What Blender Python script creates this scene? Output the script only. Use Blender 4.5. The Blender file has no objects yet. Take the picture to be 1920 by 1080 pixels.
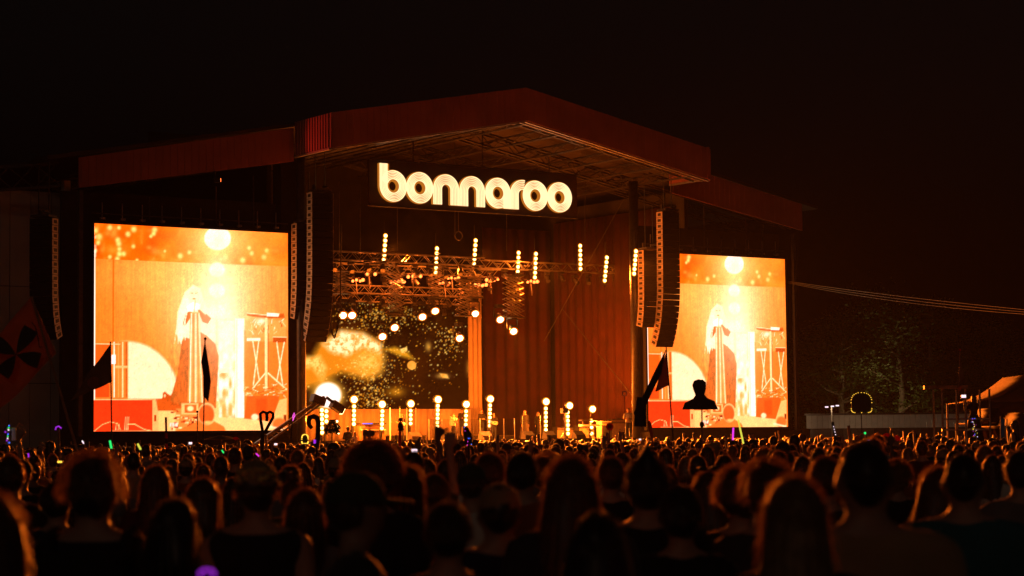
import bpy, bmesh, math, random
import numpy as np
from mathutils import Matrix, Vector, noise

random.seed(7); rng = np.random.default_rng(7)
R = math.radians
scene = bpy.context.scene
COL = scene.collection

# ------------------------------------------------------------------ camera
FPX = 4000.0                       # focal length in pixels of the 1920 px wide photograph
CAM_Z = 1.85
PITCH = math.atan(286 / FPX); ROLL = -0.0106
CAM_R = Matrix.Rotation(math.pi / 2 + PITCH, 4, 'X') @ Matrix.Rotation(ROLL, 4, 'Z')
CAM_M = Matrix.Translation((0, 0, CAM_Z)) @ CAM_R
cd = bpy.data.cameras.new('camera'); cam = bpy.data.objects.new('camera', cd); COL.objects.link(cam)
cam.matrix_world = CAM_M
cd.sensor_width = 36; cd.lens = FPX / 1920 * 36; cd.clip_start = 0.2; cd.clip_end = 3000
cd.dof.use_dof = True; cd.dof.focus_distance = 124; cd.dof.aperture_fstop = 3.2
scene.camera = cam

# ------------------------------------------------------------------ night sky, added warm fill, exposure
w = bpy.data.worlds.new('World'); scene.world = w; w.use_nodes = True
nt = w.node_tree; nt.nodes.clear()
wo = nt.nodes.new('ShaderNodeOutputWorld'); bg = nt.nodes.new('ShaderNodeBackground')
sky = nt.nodes.new('ShaderNodeTexSky'); sky.sky_type = 'NISHITA'; sky.sun_disc = False
sky.sun_elevation = R(-3); sky.sun_rotation = R(160); sky.dust_density = 3
hs = nt.nodes.new('ShaderNodeHueSaturation'); hs.inputs['Saturation'].default_value = 0.15
nt.links.new(sky.outputs[0], hs.inputs['Color']); nt.links.new(hs.outputs[0], bg.inputs[0])
bg.inputs[1].default_value = 0.03
nt.links.new(bg.outputs[0], wo.inputs[0])
sl = bpy.data.lights.new('warm_fill', 'SUN'); sl.energy = 0.048; sl.angle = R(8); sl.color = (1, .56, .36)  # added warm fill from behind the camera for fascias and crowd backs
so = bpy.data.objects.new('warm_fill', sl); COL.objects.link(so)
so.rotation_euler = (R(66), 0, R(-10))
scene.view_settings.view_transform = 'Standard'; scene.view_settings.look = 'None'
scene.view_settings.exposure = 0; scene.view_settings.gamma = 1
scene.render.engine = 'CYCLES'
cy = scene.cycles
cy.use_denoising = True
try: cy.denoiser = 'OPENIMAGEDENOISE'
except Exception: pass
cy.max_bounces = 4; cy.diffuse_bounces = 2; cy.glossy_bounces = 2; cy.transmission_bounces = 4
cy.volume_bounces = 0; cy.transparent_max_bounces = 6
cy.sample_clamp_indirect = 3; cy.sample_clamp_direct = 0
cy.caustics_reflective = False; cy.caustics_refractive = False
HAZE = 0.00005

# ------------------------------------------------------------------ pixel / stage geometry
R3 = CAM_R.to_3x3(); R3i = R3.inverted()
def ray(px, py): return R3 @ Vector(((px - 960) / FPX, (540 - py) / FPX, -1))
def wpt(px, py, d):                 # world point seen at a pixel, d metres ahead
    v = ray(px, py); return Vector((0, 0, CAM_Z)) + v * (d / v.y)
YAW = R(34.5)
_a = ray(175, 810); _a = _a / _a.y * 112.8
SM = Matrix.Translation((_a.x, _a.y, 0)) @ Matrix.Rotation(YAW, 4, 'Z')     # stage frame: s along the front, t into it, z up
SMi = SM.inverted()
CAM_S = SMi @ Vector((0, 0, CAM_Z))
def at(px, py, t=0.0):              # stage point on the plane at depth t seen at a pixel
    d = (SMi.to_3x3()) @ ray(px, py)
    k = (t - CAM_S.y) / d.y
    return CAM_S + d * k
def proj(P):                        # stage points (n,3) -> photograph pixels
    M = np.array(CAM_M.inverted() @ SM)
    q = np.c_[P, np.ones(len(P))] @ M.T
    return 960 + FPX * q[:, 0] / -q[:, 2], 540 - FPX * q[:, 1] / -q[:, 2]

# ------------------------------------------------------------------ materials
def mat(name, col, rough=.6, metal=0., var=.25, scale=3., bump=0., spec=.4, trans=0., bscale=None, sheen=0.):
    m = bpy.data.materials.new(name); m.use_nodes = True
    n = m.node_tree.nodes; L = m.node_tree.links; b = n['Principled BSDF']
    b.inputs['Roughness'].default_value = rough; b.inputs['Metallic'].default_value = metal
    b.inputs['Specular IOR Level'].default_value = spec
    if sheen:
        b.inputs['Sheen Weight'].default_value = sheen; b.inputs['Sheen Roughness'].default_value = .35; b.inputs['Sheen Tint'].default_value = (1, .8, .62, 1)
    tc = n.new('ShaderNodeTexCoord'); nz = n.new('ShaderNodeTexNoise')
    nz.inputs['Scale'].default_value = scale; nz.inputs['Detail'].default_value = 5
    L.new(tc.outputs['Object'], nz.inputs['Vector'])
    cr = n.new('ShaderNodeValToRGB')
    cr.color_ramp.elements[0].position = .3; cr.color_ramp.elements[1].position = .72
    cr.color_ramp.elements[0].color = (*[c * (1 - var) for c in col], 1)
    cr.color_ramp.elements[1].color = (*[min(1, c * (1 + var)) for c in col], 1)
    L.new(nz.outputs[0], cr.inputs[0]); L.new(cr.outputs[0], b.inputs['Base Color'])
    if bump:
        bp = n.new('ShaderNodeBump'); bp.inputs['Strength'].default_value = bump; bp.inputs['Distance'].default_value = .02
        nb = n.new('ShaderNodeTexNoise'); nb.inputs['Scale'].default_value = bscale or scale * 6; nb.inputs['Detail'].default_value = 4
        L.new(tc.outputs['Object'], nb.inputs['Vector']); L.new(nb.outputs[0], bp.inputs['Height']); L.new(bp.outputs[0], b.inputs['Normal'])
    if trans:
        tr = n.new('ShaderNodeBsdfTranslucent'); L.new(cr.outputs[0], tr.inputs[0])
        mx = n.new('ShaderNodeMixShader'); mx.inputs[0].default_value = trans
        L.new(b.outputs[0], mx.inputs[1]); L.new(tr.outputs[0], mx.inputs[2])
        L.new(mx.outputs[0], n['Material Output'].inputs[0])
    return m
def emat(name, col, strength, sample=False):
    m = bpy.data.materials.new(name); m.use_nodes = True
    n = m.node_tree.nodes; n.clear(); L = m.node_tree.links
    o = n.new('ShaderNodeOutputMaterial'); e = n.new('ShaderNodeEmission')
    e.inputs[0].default_value = (*col, 1); e.inputs[1].default_value = strength
    L.new(e.outputs[0], o.inputs[0])
    m.cycles.emission_sampling = 'AUTO' if sample else 'NONE'
    return m
def glassmat(name):
    m = bpy.data.materials.new(name); m.use_nodes = True
    n = m.node_tree.nodes; n.clear(); L = m.node_tree.links
    o = n.new('ShaderNodeOutputMaterial'); g = n.new('ShaderNodeBsdfGlossy'); g.inputs['Roughness'].default_value = .08
    g.inputs[0].default_value = (.9, .9, .9, 1)
    t = n.new('ShaderNodeBsdfTransparent'); t.inputs[0].default_value = (.9, .9, .9, 1)
    f = n.new('ShaderNodeFresnel'); f.inputs[0].default_value = 1.5
    mx = n.new('ShaderNodeMixShader'); L.new(f.outputs[0], mx.inputs[0]); L.new(t.outputs[0], mx.inputs[1]); L.new(g.outputs[0], mx.inputs[2])
    L.new(mx.outputs[0], o.inputs[0]); return m
def vcol_emit(name):
    m = bpy.data.materials.new(name); m.use_nodes = True
    n = m.node_tree.nodes; n.clear(); L = m.node_tree.links
    o = n.new('ShaderNodeOutputMaterial'); e = n.new('ShaderNodeEmission'); a = n.new('ShaderNodeAttribute'); a.attribute_name = 'pic'
    L.new(a.outputs['Color'], e.inputs[0]); e.inputs[1].default_value = 1.0; L.new(e.outputs[0], o.inputs[0]); return m

M = {
 'grass': mat('grass', (.035, .05, .018), .9, var=.5, scale=.6, bump=.6),
 'red': mat('red_cladding', (.30, .10, .085), .55, var=.2, scale=.5),
 'black': mat('black_steel', (.02, .018, .017), .5, .3, scale=2),
 'matte': mat('black_cloth', (.018, .015, .014), .9, scale=1.5, bump=.2),
 'steel': mat('truss_steel', (.38, .36, .33), .42, .8, scale=4),
 'dsteel': mat('dark_steel', (.09, .085, .08), .45, .7, scale=4),
 'deck': mat('stage_deck', (.05, .045, .04), .6, scale=1),
 'roof': mat('roof_deck', (.03, .022, .02), .7, scale=.7),
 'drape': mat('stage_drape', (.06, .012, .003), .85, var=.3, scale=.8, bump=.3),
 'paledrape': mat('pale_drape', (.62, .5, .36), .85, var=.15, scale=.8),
 'clad': mat('grey_cladding', (.36, .33, .29), .7, var=.2, scale=.4, bump=.1),
 'wood': mat('wood', (.3, .18, .09), .6, var=.35, scale=5),
 'cab': mat('speaker_cabinet', (.016, .015, .015), .6, scale=3, bump=.2),
 'cabside': mat('speaker_side', (.6, .5, .42), .55, scale=3),
 'grille': mat('speaker_grille', (.012, .012, .012), .5, .4, scale=60, bump=.5),
 'plastic': mat('black_plastic', (.02, .02, .021), .4),
 'white': mat('white_paint', (.75, .73, .68), .5, var=.08),
 'tan': mat('tan_vinyl', (.45, .34, .2), .5),
 'skin': mat('skin', (.36, .21, .14), .5, var=.12, scale=8),
 'skin2': mat('skin_dark', (.16, .085, .05), .5, var=.12, scale=8),
 'bark': mat('bark', (.09, .065, .045), .9, var=.4, scale=4, bump=.6),
 'leaf': mat('leaf', (.06, .085, .022), .6, var=.5, scale=2, trans=.35),
 'tent': mat('tent_canvas', (.07, .04, .028), .8, var=.15, scale=1, trans=.25),
 'bulb': emat('lamp_bulb', (1, .55, .17), 9),
 'lens': emat('lamp_lens', (1, .62, .25), 12),
 'halo_ring': emat('lamp_halo', (1, .30, .012), 1.3), 'halo_ring_red': emat('lamp_halo_red', (1, .17, .008), .9),  # glowing colours for rings that stand in for halos round the lamps
 'redlamp': emat('small_lamp', (1, .17, .03), 5),
 'signbody': emat('sign_body', (1, .30, .025), .5, True),
 'signline': emat('sign_tube', (1, .72, .36), 1.5, True),
 'signback': mat('sign_panel', (.05, .028, .018), .6, scale=.6),
 'amber': emat('amber_led', (1, .55, .05), 2.2), 'pink': emat('pink_led', (1, .1, .75), 1.6),
 'green': emat('green_led', (.03, 1, .18), 1.0), 'yellow': emat('yellow_led', (.85, .8, .08), .9),
 'purple': emat('purple_led', (.45, .03, .85), .9), 'blue': emat('blue_led', (.06, .15, 1), 1.6),
 'phone': emat('phone_screen', (1, .75, .85), 1.4), 'magenta': emat('magenta_led', (.85, .04, .8), 1.2),
 'gold': mat('gold_bead', (.8, .5, .12), .25, .9), 'glass': glassmat('clear_panel'),
 'cloth_tan': mat('cloth_tan', (.38, .24, .12), .85), 'cloth_teal': mat('cloth_teal', (.03, .13, .15), .85),
 'flag': mat('flag_cloth', (.28, .14, .08), .8, var=.1, trans=.35), 'flagdark': mat('flag_dark', (.035, .035, .03), .8),
 'flaggrey': mat('flag_grey', (.13, .11, .07), .8, trans=.3), 'redcloth': mat('red_cloth', (.5, .04, .03), .7, trans=.3),
 'bluecloth': mat('blue_cloth', (.03, .16, .6), .7, trans=.3),
}
HAIRC = {'black': (.012, .009, .008), 'dark brown': (.03, .017, .010), 'brown': (.07, .035, .018), 'auburn': (.12, .04, .018), 'fair': (.28, .17, .08)}
for k, c in HAIRC.items(): M['hair ' + k] = mat('hair_' + k.replace(' ', '_'), c, .42, var=.4, scale=30, trans=.12, spec=.6, sheen=.6)
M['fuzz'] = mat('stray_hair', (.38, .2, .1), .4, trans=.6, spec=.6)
SHIRT = {'black': (.012, .012, .013), 'charcoal': (.035, .033, .035), 'navy': (.014, .02, .05), 'maroon': (.10, .016, .02), 'olive': (.06, .06, .025),
         'grey': (.16, .15, .145), 'tan': (.34, .22, .11), 'teal': (.025, .12, .14), 'white': (.62, .58, .52), 'rust': (.26, .07, .025)}
for k, c in SHIRT.items(): M['shirt ' + k] = mat('shirt_' + k, c, .88, var=.18, scale=6, bump=.25, sheen=.35)
M['denim'] = mat('denim', (.03, .04, .075), .85, scale=8); M['shoe'] = mat('shoe', (.04, .035, .03), .6)

# ------------------------------------------------------------------ mesh builder
ORIGIN = {}
class MB:
    def __init__(s): s.v = []; s.f = []; s.m = []; s.cur = 0
    def add(s, V, F):
        o = len(s.v); s.v += [tuple(p) for p in V]; s.f += [tuple(i + o for i in f) for f in F]; s.m += [s.cur] * len(F); return s
    def box(s, c, size, rot=None):
        x, y, z = [k / 2 for k in size]
        V = [Vector((i * x, j * y, k * z)) for k in (-1, 1) for j in (-1, 1) for i in (-1, 1)]
        if rot is not None: V = [rot @ p for p in V]
        c = Vector(c)
        return s.add([p + c for p in V], [(0, 2, 3, 1), (4, 5, 7, 6), (0, 1, 5, 4), (2, 6, 7, 3), (0, 4, 6, 2), (1, 3, 7, 5)])
    def beam(s, a, b, wd, h=None):
        a = Vector(a); b = Vector(b); d = b - a
        q = d.to_track_quat('Z', 'Y').to_matrix()
        return s.box((a + b) / 2, (wd, h or wd, d.length), q)
    def cyl(s, a, b, r0, r1=None, n=10, cap=True):
        return s.loft([a, b], [r0, r0 if r1 is None else r1], n, cap)
    def loft(s, pts, rad, n=10, cap=True, closed=False):
        pts = [Vector(p) for p in pts]; k = len(pts); V = []; prev = None
        for i, p in enumerate(pts):
            if closed: d = pts[(i + 1) % k] - pts[i - 1]
            else: d = pts[min(i + 1, k - 1)] - pts[max(i - 1, 0)]
            d.normalize()
            if prev is None:
                u = d.orthogonal().normalized()
            else:
                u = prev - d * prev.dot(d)
                u = u.normalized() if u.length > 1e-6 else d.orthogonal().normalized()
            prev = u; v = d.cross(u); r = rad[i] if hasattr(rad, '__len__') else rad
            V += [p + (u * math.cos(2 * math.pi * j / n) + v * math.sin(2 * math.pi * j / n)) * r for j in range(n)]
        F = []
        for i in range(k if closed else k - 1):
            a, b = i * n, ((i + 1) % k) * n
            F += [(a + j, a + (j + 1) % n, b + (j + 1) % n, b + j) for j in range(n)]
        if cap and not closed: F += [tuple(range(n - 1, -1, -1)), tuple(range((k - 1) * n, k * n))]
        return s.add(V, F)
    def sph(s, c, r, nu=12, nv=8, rot=None, fn=None):
        if not hasattr(r, '__len__'): r = (r, r, r)
        c = Vector(c); V = [Vector((0, 0, 1))]
        for i in range(1, nv):
            a = math.pi * i / nv
            V += [Vector((math.sin(a) * math.cos(2 * math.pi * j / nu), math.sin(a) * math.sin(2 * math.pi * j / nu), math.cos(a))) for j in range(nu)]
        V.append(Vector((0, 0, -1)))
        V = [Vector((p.x * r[0], p.y * r[1], p.z * r[2])) for p in V]
        if fn: V = [fn(p) for p in V]
        if rot is not None: V = [rot @ p for p in V]
        F = [(0, 1 + j, 1 + (j + 1) % nu) for j in range(nu)]
        for i in range(nv - 2):
            a = 1 + i * nu; b = a + nu
            F += [(a + j, b + j, b + (j + 1) % nu, a + (j + 1) % nu) for j in range(nu)]
        e = len(V) - 1; a = 1 + (nv - 2) * nu
        F += [(e, a + (j + 1) % nu, a + j) for j in range(nu)]
        return s.add([p + c for p in V], F)
    def prism(s, poly, t0, t1, plane='sz'):            # polygon in the s-z plane, thick in t
        n = len(poly)
        V = [(p[0], t0, p[1]) for p in poly] + [(p[0], t1, p[1]) for p in poly]
        F = [tuple(range(n)), tuple(range(2 * n - 1, n - 1, -1))] + [(i, i + n, (i + 1) % n + n, (i + 1) % n) for i in range(n)]
        return s.add(V, F)
    def mesh(s, name, mats, off=(0, 0, 0), smooth=False):
        me = bpy.data.meshes.new(name); o = Vector(off)
        me.from_pydata([(p[0] - o.x, p[1] - o.y, p[2] - o.z) for p in s.v], [], s.f)
        if not isinstance(mats, (list, tuple)): mats = [mats]
        for m in mats: me.materials.append(M[m] if isinstance(m, str) else m)
        if any(s.m): me.polygons.foreach_set('material_index', s.m)
        if smooth: me.polygons.foreach_set('use_smooth', [True] * len(me.polygons))
        me.validate(); bm = bmesh.new(); bm.from_mesh(me); bmesh.ops.recalc_face_normals(bm, faces=bm.faces); bm.to_mesh(me); bm.free()
        return me
    def part(s, name, mats, parent, smooth=False, local=False):
        off = (0, 0, 0) if local or parent.name not in ORIGIN else ORIGIN[parent.name]
        o = bpy.data.objects.new(name, s.mesh(name, mats, off, smooth)); COL.objects.link(o); o.parent = parent
        ORIGIN[o.name] = off; return o
    def single(s, name, mats, label, cat, group=None, frame='S', smooth=False, kind=None):
        A = np.array(s.v); c = ((A[:, 0].min() + A[:, 0].max()) / 2, (A[:, 1].min() + A[:, 1].max()) / 2, A[:, 2].min())
        o = bpy.data.objects.new(name, s.mesh(name, mats, c, smooth)); COL.objects.link(o)
        o.matrix_world = (SM if frame == 'S' else Matrix.Identity(4)) @ Matrix.Translation(c)
        ORIGIN[o.name] = c; tag(o, label, cat, group, kind); return o
def tag(o, label=None, cat=None, group=None, kind=None):
    if label: o['label'] = label
    if cat: o['category'] = cat
    if group: o['group'] = group
    if kind: o['kind'] = kind
def thing(name, label, cat, loc, group=None, frame='S', rz=0):
    o = bpy.data.objects.new(name, None); COL.objects.link(o); o.empty_display_size = .2
    o.matrix_world = (SM if frame == 'S' else Matrix.Identity(4)) @ Matrix.Translation(loc) @ Matrix.Rotation(rz, 4, 'Z')
    ORIGIN[o.name] = Vector(loc); tag(o, label, cat, group); return o
def copy_tree(o, parent=None):
    c = o.copy(); COL.objects.link(c); c.parent = parent
    for ch in list(o.children): copy_tree(ch, c)
    return c
def lamp(parent, pos, aim, watts, col, cone=88, rad=.12, blend=.5):   # the light a lamp gives off; pos/aim in the stage frame
    l = bpy.data.lights.new('lamp_light', 'SPOT'); l.energy = watts; l.color = col; l.spot_size = R(cone); l.spot_blend = blend; l.shadow_soft_size = rad
    o = bpy.data.objects.new('lamp_light', l); COL.objects.link(o); o.parent = parent
    p = Vector(pos) - Vector(ORIGIN[parent.name]); d = (Vector(aim) - Vector(pos)).normalized()
    o.matrix_local = Matrix.Translation(p) @ d.to_track_quat('-Z', 'Y').to_matrix().to_4x4()
    return o
def glow_point(parent, pos, watts, col):              # the lamp's light that spills to the sides and back
    l = bpy.data.lights.new('lamp_spill', 'POINT'); l.energy = watts; l.color = col; l.shadow_soft_size = .12
    o = bpy.data.objects.new('lamp_spill', l); COL.objects.link(o); o.parent = parent
    o.location = Vector(pos) - Vector(ORIGIN[parent.name]); return o
AMBER = (1, .17, .01)

# ------------------------------------------------------------------ ground
g = MB(); n = 24
for i in range(n):
    for j in range(n):
        pass
g.add([(-900, -200, 0), (900, -200, 0), (900, 1500, 0), (-900, 1500, 0)], [(0, 1, 2, 3)])
go = bpy.data.objects.new('ground', g.mesh('ground', 'grass')); COL.objects.link(go); go['kind'] = 'structure'

# ------------------------------------------------------------------ the stage building
SC = 24.6                                       # centre line of the stage
stage = thing('concert_stage', 'huge open-air concert stage with red gabled roof and dark wings', 'stage', (SC, 0, 0))
def bx(s0, s1, t0, t1, z0, z1, b=None):
    b = b or MB(); return b.box(((s0 + s1) / 2, (t0 + t1) / 2, (z0 + z1) / 2), (s1 - s0, t1 - t0, z1 - z0))
bx(11.8, 37.0, -3, 1.6, 0.0, 1.897).part('deck', 'deck', stage)
bx(11.8, 41.6, 1.61, 20, 0.0, 1.897).part('deck', 'deck', stage)
bx(11.7, 37.1, -3.12, -3.0, .1, 1.93).part('deck_front', 'matte', stage)
bx(-2, 12.6, 20.2, 20.6, 0, 19).part('back_wall', 'matte', stage)
bx(12.6, 37, 20.2, 20.6, 0, 22).part('back_wall', 'matte', stage)
bx(37.0, 50, 20.2, 20.6, 0, 19).part('back_wall', 'matte', stage)
bx(41.7, 42.0, 1.7, 20.2, 0, 18).part('side_wall', 'matte', stage)
bx(11.6, 11.9, 2.4, 20.2, 1.9, 19).part('side_wall', 'matte', stage)
# walls behind and beneath the two screens, with their frame posts
for a, b in ((-1.3, 11.6), (37.1, 49.4)):
    bx(a, b, 1.2, 1.5, 0, 15.4).part('screen_wall', 'matte', stage)
    bx(a, b, -.5, .9, 0, 2.3).part('screen_plinth', 'matte', stage)
def roofz(s, off=0.0): return 22.27 - .1915 * abs(s - SC) + off
# roof decks: four slopes
def slope(s0, s1, t0, t1, th=.25):
    b = MB(); V = []
    for t in (t0, t1):
        for s_, o in ((s0, -.06), (s1, -.06), (s1, -th), (s0, -th)): V.append((s_, t, roofz(s_, o)))
    return b.add(V, [(0, 1, 2, 3), (7, 6, 5, 4), (0, 4, 5, 1), (2, 6, 7, 3), (1, 5, 6, 2), (0, 3, 7, 4)])
slope(11.6, SC, -4.9, 21).part('roof_slope', 'roof', stage)
slope(SC, 38.4, -4.9, 21).part('roof_slope', 'roof', stage)
slope(-3.0, 11.58, -.9, 21).part('roof_slope', 'roof', stage)
slope(38.42, 51.0, -.9, 21).part('roof_slope', 'roof', stage)
slope(-10, -3.02, 2, 21).part('roof_slope', 'roof', stage)
# fascias of corrugated red sheet: board plus ribs
def fascia(name, s0, s1, t, z00, z01, z10, z11, rib=.42):
    o = MB().prism([(s0, z00), (s1, z10), (s1, z11), (s0, z01)], t, t + .1).part(name, 'red', stage)
    k = int((s1 - s0) / rib); b = MB()
    for i in range(k):
        f = (i + .5) / k; s_ = s0 + (s1 - s0) * f; a = z00 + (z10 - z00) * f; c = z01 + (z11 - z01) * f
        b.box((s_, t - .012, (a + c) / 2), (rib * .42, .03, c - a - .02))
    q = b.part('rib', 'red', o); q['kind'] = 'stuff'
    return o
H0 = 1.92
fascia('gable_fascia', 11.6, SC, -5, roofz(11.6) - H0, roofz(11.6), roofz(SC) - H0, roofz(SC))
fascia('gable_fascia', SC + .003, 38.4, -5, roofz(SC) - H0, roofz(SC), roofz(38.4) - H0, roofz(38.4))
fascia('wing_fascia', -1.3, 11.5, -1, 15.32, 16.92, 17.55, 19.45)
fascia('wing_fascia', 38.5, 49.5, -1, 17.33, 19.25, 15.45, 17.2)
# corrugated return between the gable and the wings, each rib its own strip
for s_, sg in ((11.6, -1), (38.4, 1)):
    o = MB().box((s_ + .05 * -sg, -2.95, roofz(11.6) - H0 / 2), (.06, 3.88, H0 - .02)).part('fascia_return', 'red', stage)
    for i in range(13):
        MB().box((s_ + sg * .03, -4.75 + i * .3, roofz(11.6) - H0 / 2), (.11, .13, H0 - .06)).part('rib', 'red', o)
    MB().box((s_, -2.95, roofz(11.6) - H0 - .06), (.16, 3.95, .1)).part('edge_trim', 'steel', stage)
# steel edge under the gable and the roof trusses
def truss(name, a, b, hgt=.8, wd=.7, r=.04, pitch=1.0, par=None, m='dsteel', label=None):
    a = Vector(a); b = Vector(b); d = b - a; L = d.length; d.normalize(); up = Vector((0, 0, 1)); sd = d.cross(up).normalized(); up = sd.cross(d)
    o = MB(); n = max(2, int(L / pitch))
    cor = [sd * (i * wd / 2) + up * (j * hgt / 2) for i, j in ((-1, -1), (1, -1), (1, 1), (-1, 1))]
    for c in cor: o.beam(a + c, b + c, r * 2)
    for i in range(n):
        p = a + d * (L * i / n); q = a + d * (L * (i + 1) / n)
        for k in range(4):
            c0, c1 = cor[k], cor[(k + 1) % 4]
            if i % 2: c0, c1 = c1, c0
            o.beam(p + c0, q + c1, r * 1.1)
    return o if par is None else o.part(name, m, par)
def eave(s): return roofz(s) - H0
for a, b in ((11.7, SC), (SC, 38.3)):
    MB().beam((a, -4.85, eave(a) - .04), (b, -4.85, eave(b) - .04), .12).part('edge_trim', 'steel', stage)
    MB().beam((a, -4.3, eave(a) - .02), (b, -4.3, eave(b) - .02), .09).part('edge_trim', 'steel', stage)
    for t in (-3.8, 3, 10, 17):
        truss('roof_truss', (a, t, eave(a) + .45), (b, t, eave(b) + .45), .8, .6, .045, 1.1, stage)
for f in (.02, .2, .39, .58, .76, .93):
    for sg in (-1, 1):
        s_ = SC + sg * (13.4 * f + .2)
        truss('purlin', (s_, -4.7, eave(s_) + .25), (s_, 19, eave(s_) + .25), .5, .22, .035, 1.4, stage, 'dsteel')
for a, b in ((-1.2, 11.4), (37.3, 49.3)):
    for t in (0.1, 4): truss('wing_truss', (a, t, eave(a) + .35), (b, t, eave(b) + .35), .7, .5, .04, 1.2, stage)
truss('wing_truss', (-9, 2.6, 15.4), (-1.6, 1.0, 16.2), 1.2, .6, .05, 1.1, stage)
# columns
for s_, t, r in ((12.15, -.6, .26), (37.0, 1.0, .3)):
    MB().cyl((s_, t, 0), (s_, t, 18.2), r, n=16).part('column', 'dsteel', stage, smooth=True)
bx(11.55, 12.55, .6, 1.6, 0, 18).part('column', 'matte', stage)
for s_ in (-.9, 49.3):
    MB().box((s_, -.3, 8), (.22, .22, 14.6)).part('frame_post', 'dsteel', stage)
# guy cables inside the house and hoist lines
def cable(a, b, r=.02, sag=0., par=None, name='cable', m='dsteel', label=None, cat='cable', frame='S', group=None):
    a = Vector(a); b = Vector(b); n = 12 if sag else 2
    P = [a.lerp(b, i / (n - 1)) - Vector((0, 0, sag * 4 * (i / (n - 1)) * (1 - i / (n - 1)))) for i in range(n)]
    o = MB().loft(P, r, 5)
    return o.part(name, m, par) if par else o.single(name, m, label, cat, group, frame)
cable(at(1180, 355, 4), at(1020, 640, 10), .022, 0, stage, 'brace_cable', 'dsteel')
cable(at(1055, 580, 8), at(1196, 755, 2), .022, 0, stage, 'brace_cable', 'dsteel')
for px, y0, y1, t in ((636, 340, 480, 4), (675, 345, 480, 3), (853, 250, 440, 8), (1097, 285, 455, 5), (745, 390, 470, 12), (950, 395, 470, 12), (1050, 430, 800, 16), (1145, 480, 800, 15),
                      (405, 350, 432, .6), (280, 370, 420, .6), (1320, 380, 470, .6), (1398, 410, 470, .6), (1430, 420, 470, .6), (475, 330, 432, .6)):
    MB().cyl(at(px, y0, t), at(px, y1, t), .022 if t > 1 else .04, n=6).part('hanging_rod', 'dsteel', stage)

# side building on the left, clad in pale sheets
side = thing('side_tower', 'pale sheet-clad side tower at the far left beside the stage', 'building', (-8, 4, 0))
z1 = at(60, 358, 3).z
sl_ = at(0, 600, 3).x - 3; sr_ = at(133, 600, 3).x
k = 6; wpan = (sr_ - sl_) / k
for i in range(k):
    for j in range(3):
        hh = z1 / 3
        MB().box((sl_ + (i + .5) * wpan, 3, (j + .5) * hh), (wpan - .04, .1, hh - .04)).part('panel', 'clad', side)
bx(sl_ - .2, sr_, 3.15, 12, 0, z1 - .3).part('wall', 'dsteel', side)
c0 = at(119, 600, 1.6).x; c1 = at(131, 600, 1.6).x
bx(c0, c1, 1.6, 2.0, 0, z1 + .5).part('corner_post', 'white', side)

# ------------------------------------------------------------------ pictures on the screens
def lin(c): c = np.asarray(c, float) / 255.; return np.where(c < .04045, c / 12.92, ((c + .055) / 1.055) ** 2.4)
class Paint:
    def __init__(s, px, py, base):
        s.x = px; s.y = py; s.c = np.tile(np.array(base, float), (len(px), 1))
    def put(s, a, col):
        a = np.clip(a, 0, 1)[:, None]; s.c = s.c * (1 - a) + np.array(col, float) * a
    def glow(s, cx, cy, rx, ry, col, amp=1., pw=2.):
        r = np.sqrt(((s.x - cx) / rx) ** 2 + ((s.y - cy) / ry) ** 2); s.put(amp * np.exp(-r ** pw), col)
    def ell(s, cx, cy, rx, ry, col, soft=1.5, amp=1.):
        r = np.sqrt(((s.x - cx) / rx) ** 2 + ((s.y - cy) / ry) ** 2); s.put(amp * np.clip((1 - r) * min(rx, ry) / soft + .5, 0, 1), col)
    def sdf(s, P, closed=True):
        P = np.array(P, float); d = np.full(len(s.x), 1e9); ins = np.zeros(len(s.x), bool); n = len(P)
        for i in range(n if closed else n - 1):
            a, b = P[i], P[(i + 1) % n]; e = b - a
            t = np.clip(((s.x - a[0]) * e[0] + (s.y - a[1]) * e[1]) / max(1e-9, e @ e), 0, 1)
            d = np.minimum(d, np.hypot(s.x - a[0] - t * e[0], s.y - a[1] - t * e[1]))
            if closed:
                cr = ((a[1] > s.y) != (b[1] > s.y)); xx = e[0] * (s.y - a[1]) / (e[1] if abs(e[1]) > 1e-9 else 1e-9) + a[0]
                ins ^= cr & (s.x < xx)
        return np.where(ins, -d, d)
    def poly(s, P, col, soft=1.2, amp=1.): s.put(amp * np.clip(.5 - s.sdf(P) / soft, 0, 1), col)
    def line(s, P, wd, col, soft=1., amp=1.): s.put(amp * np.clip(.5 - (s.sdf(P, False) - wd / 2) / soft, 0, 1), col)
    def rect(s, x0, y0, x1, y1, col, soft=1., amp=1.): s.poly([(x0, y0), (x1, y0), (x1, y1), (x0, y1)], col, soft, amp)
    def emission(s, boost=1.4):
        e = lin(np.clip(s.c, 0, 255)); return e * (1 + np.array([boost, boost * .4, boost * .35]) * e * e)
def vnoise(x, y, sc, seed):
    r = np.random.default_rng(seed); G = r.random((64, 64)); u = x / sc; v = y / sc
    i = np.floor(u).astype(int); j = np.floor(v).astype(int); a = u - i; b = v - j; a = a * a * (3 - 2 * a); b = b * b * (3 - 2 * b)
    q = lambda p, k: G[p % 64, k % 64]
    return (q(i, j) * (1 - a) + q(i + 1, j) * a) * (1 - b) + (q(i, j + 1) * (1 - a) + q(i + 1, j + 1) * a) * b
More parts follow.
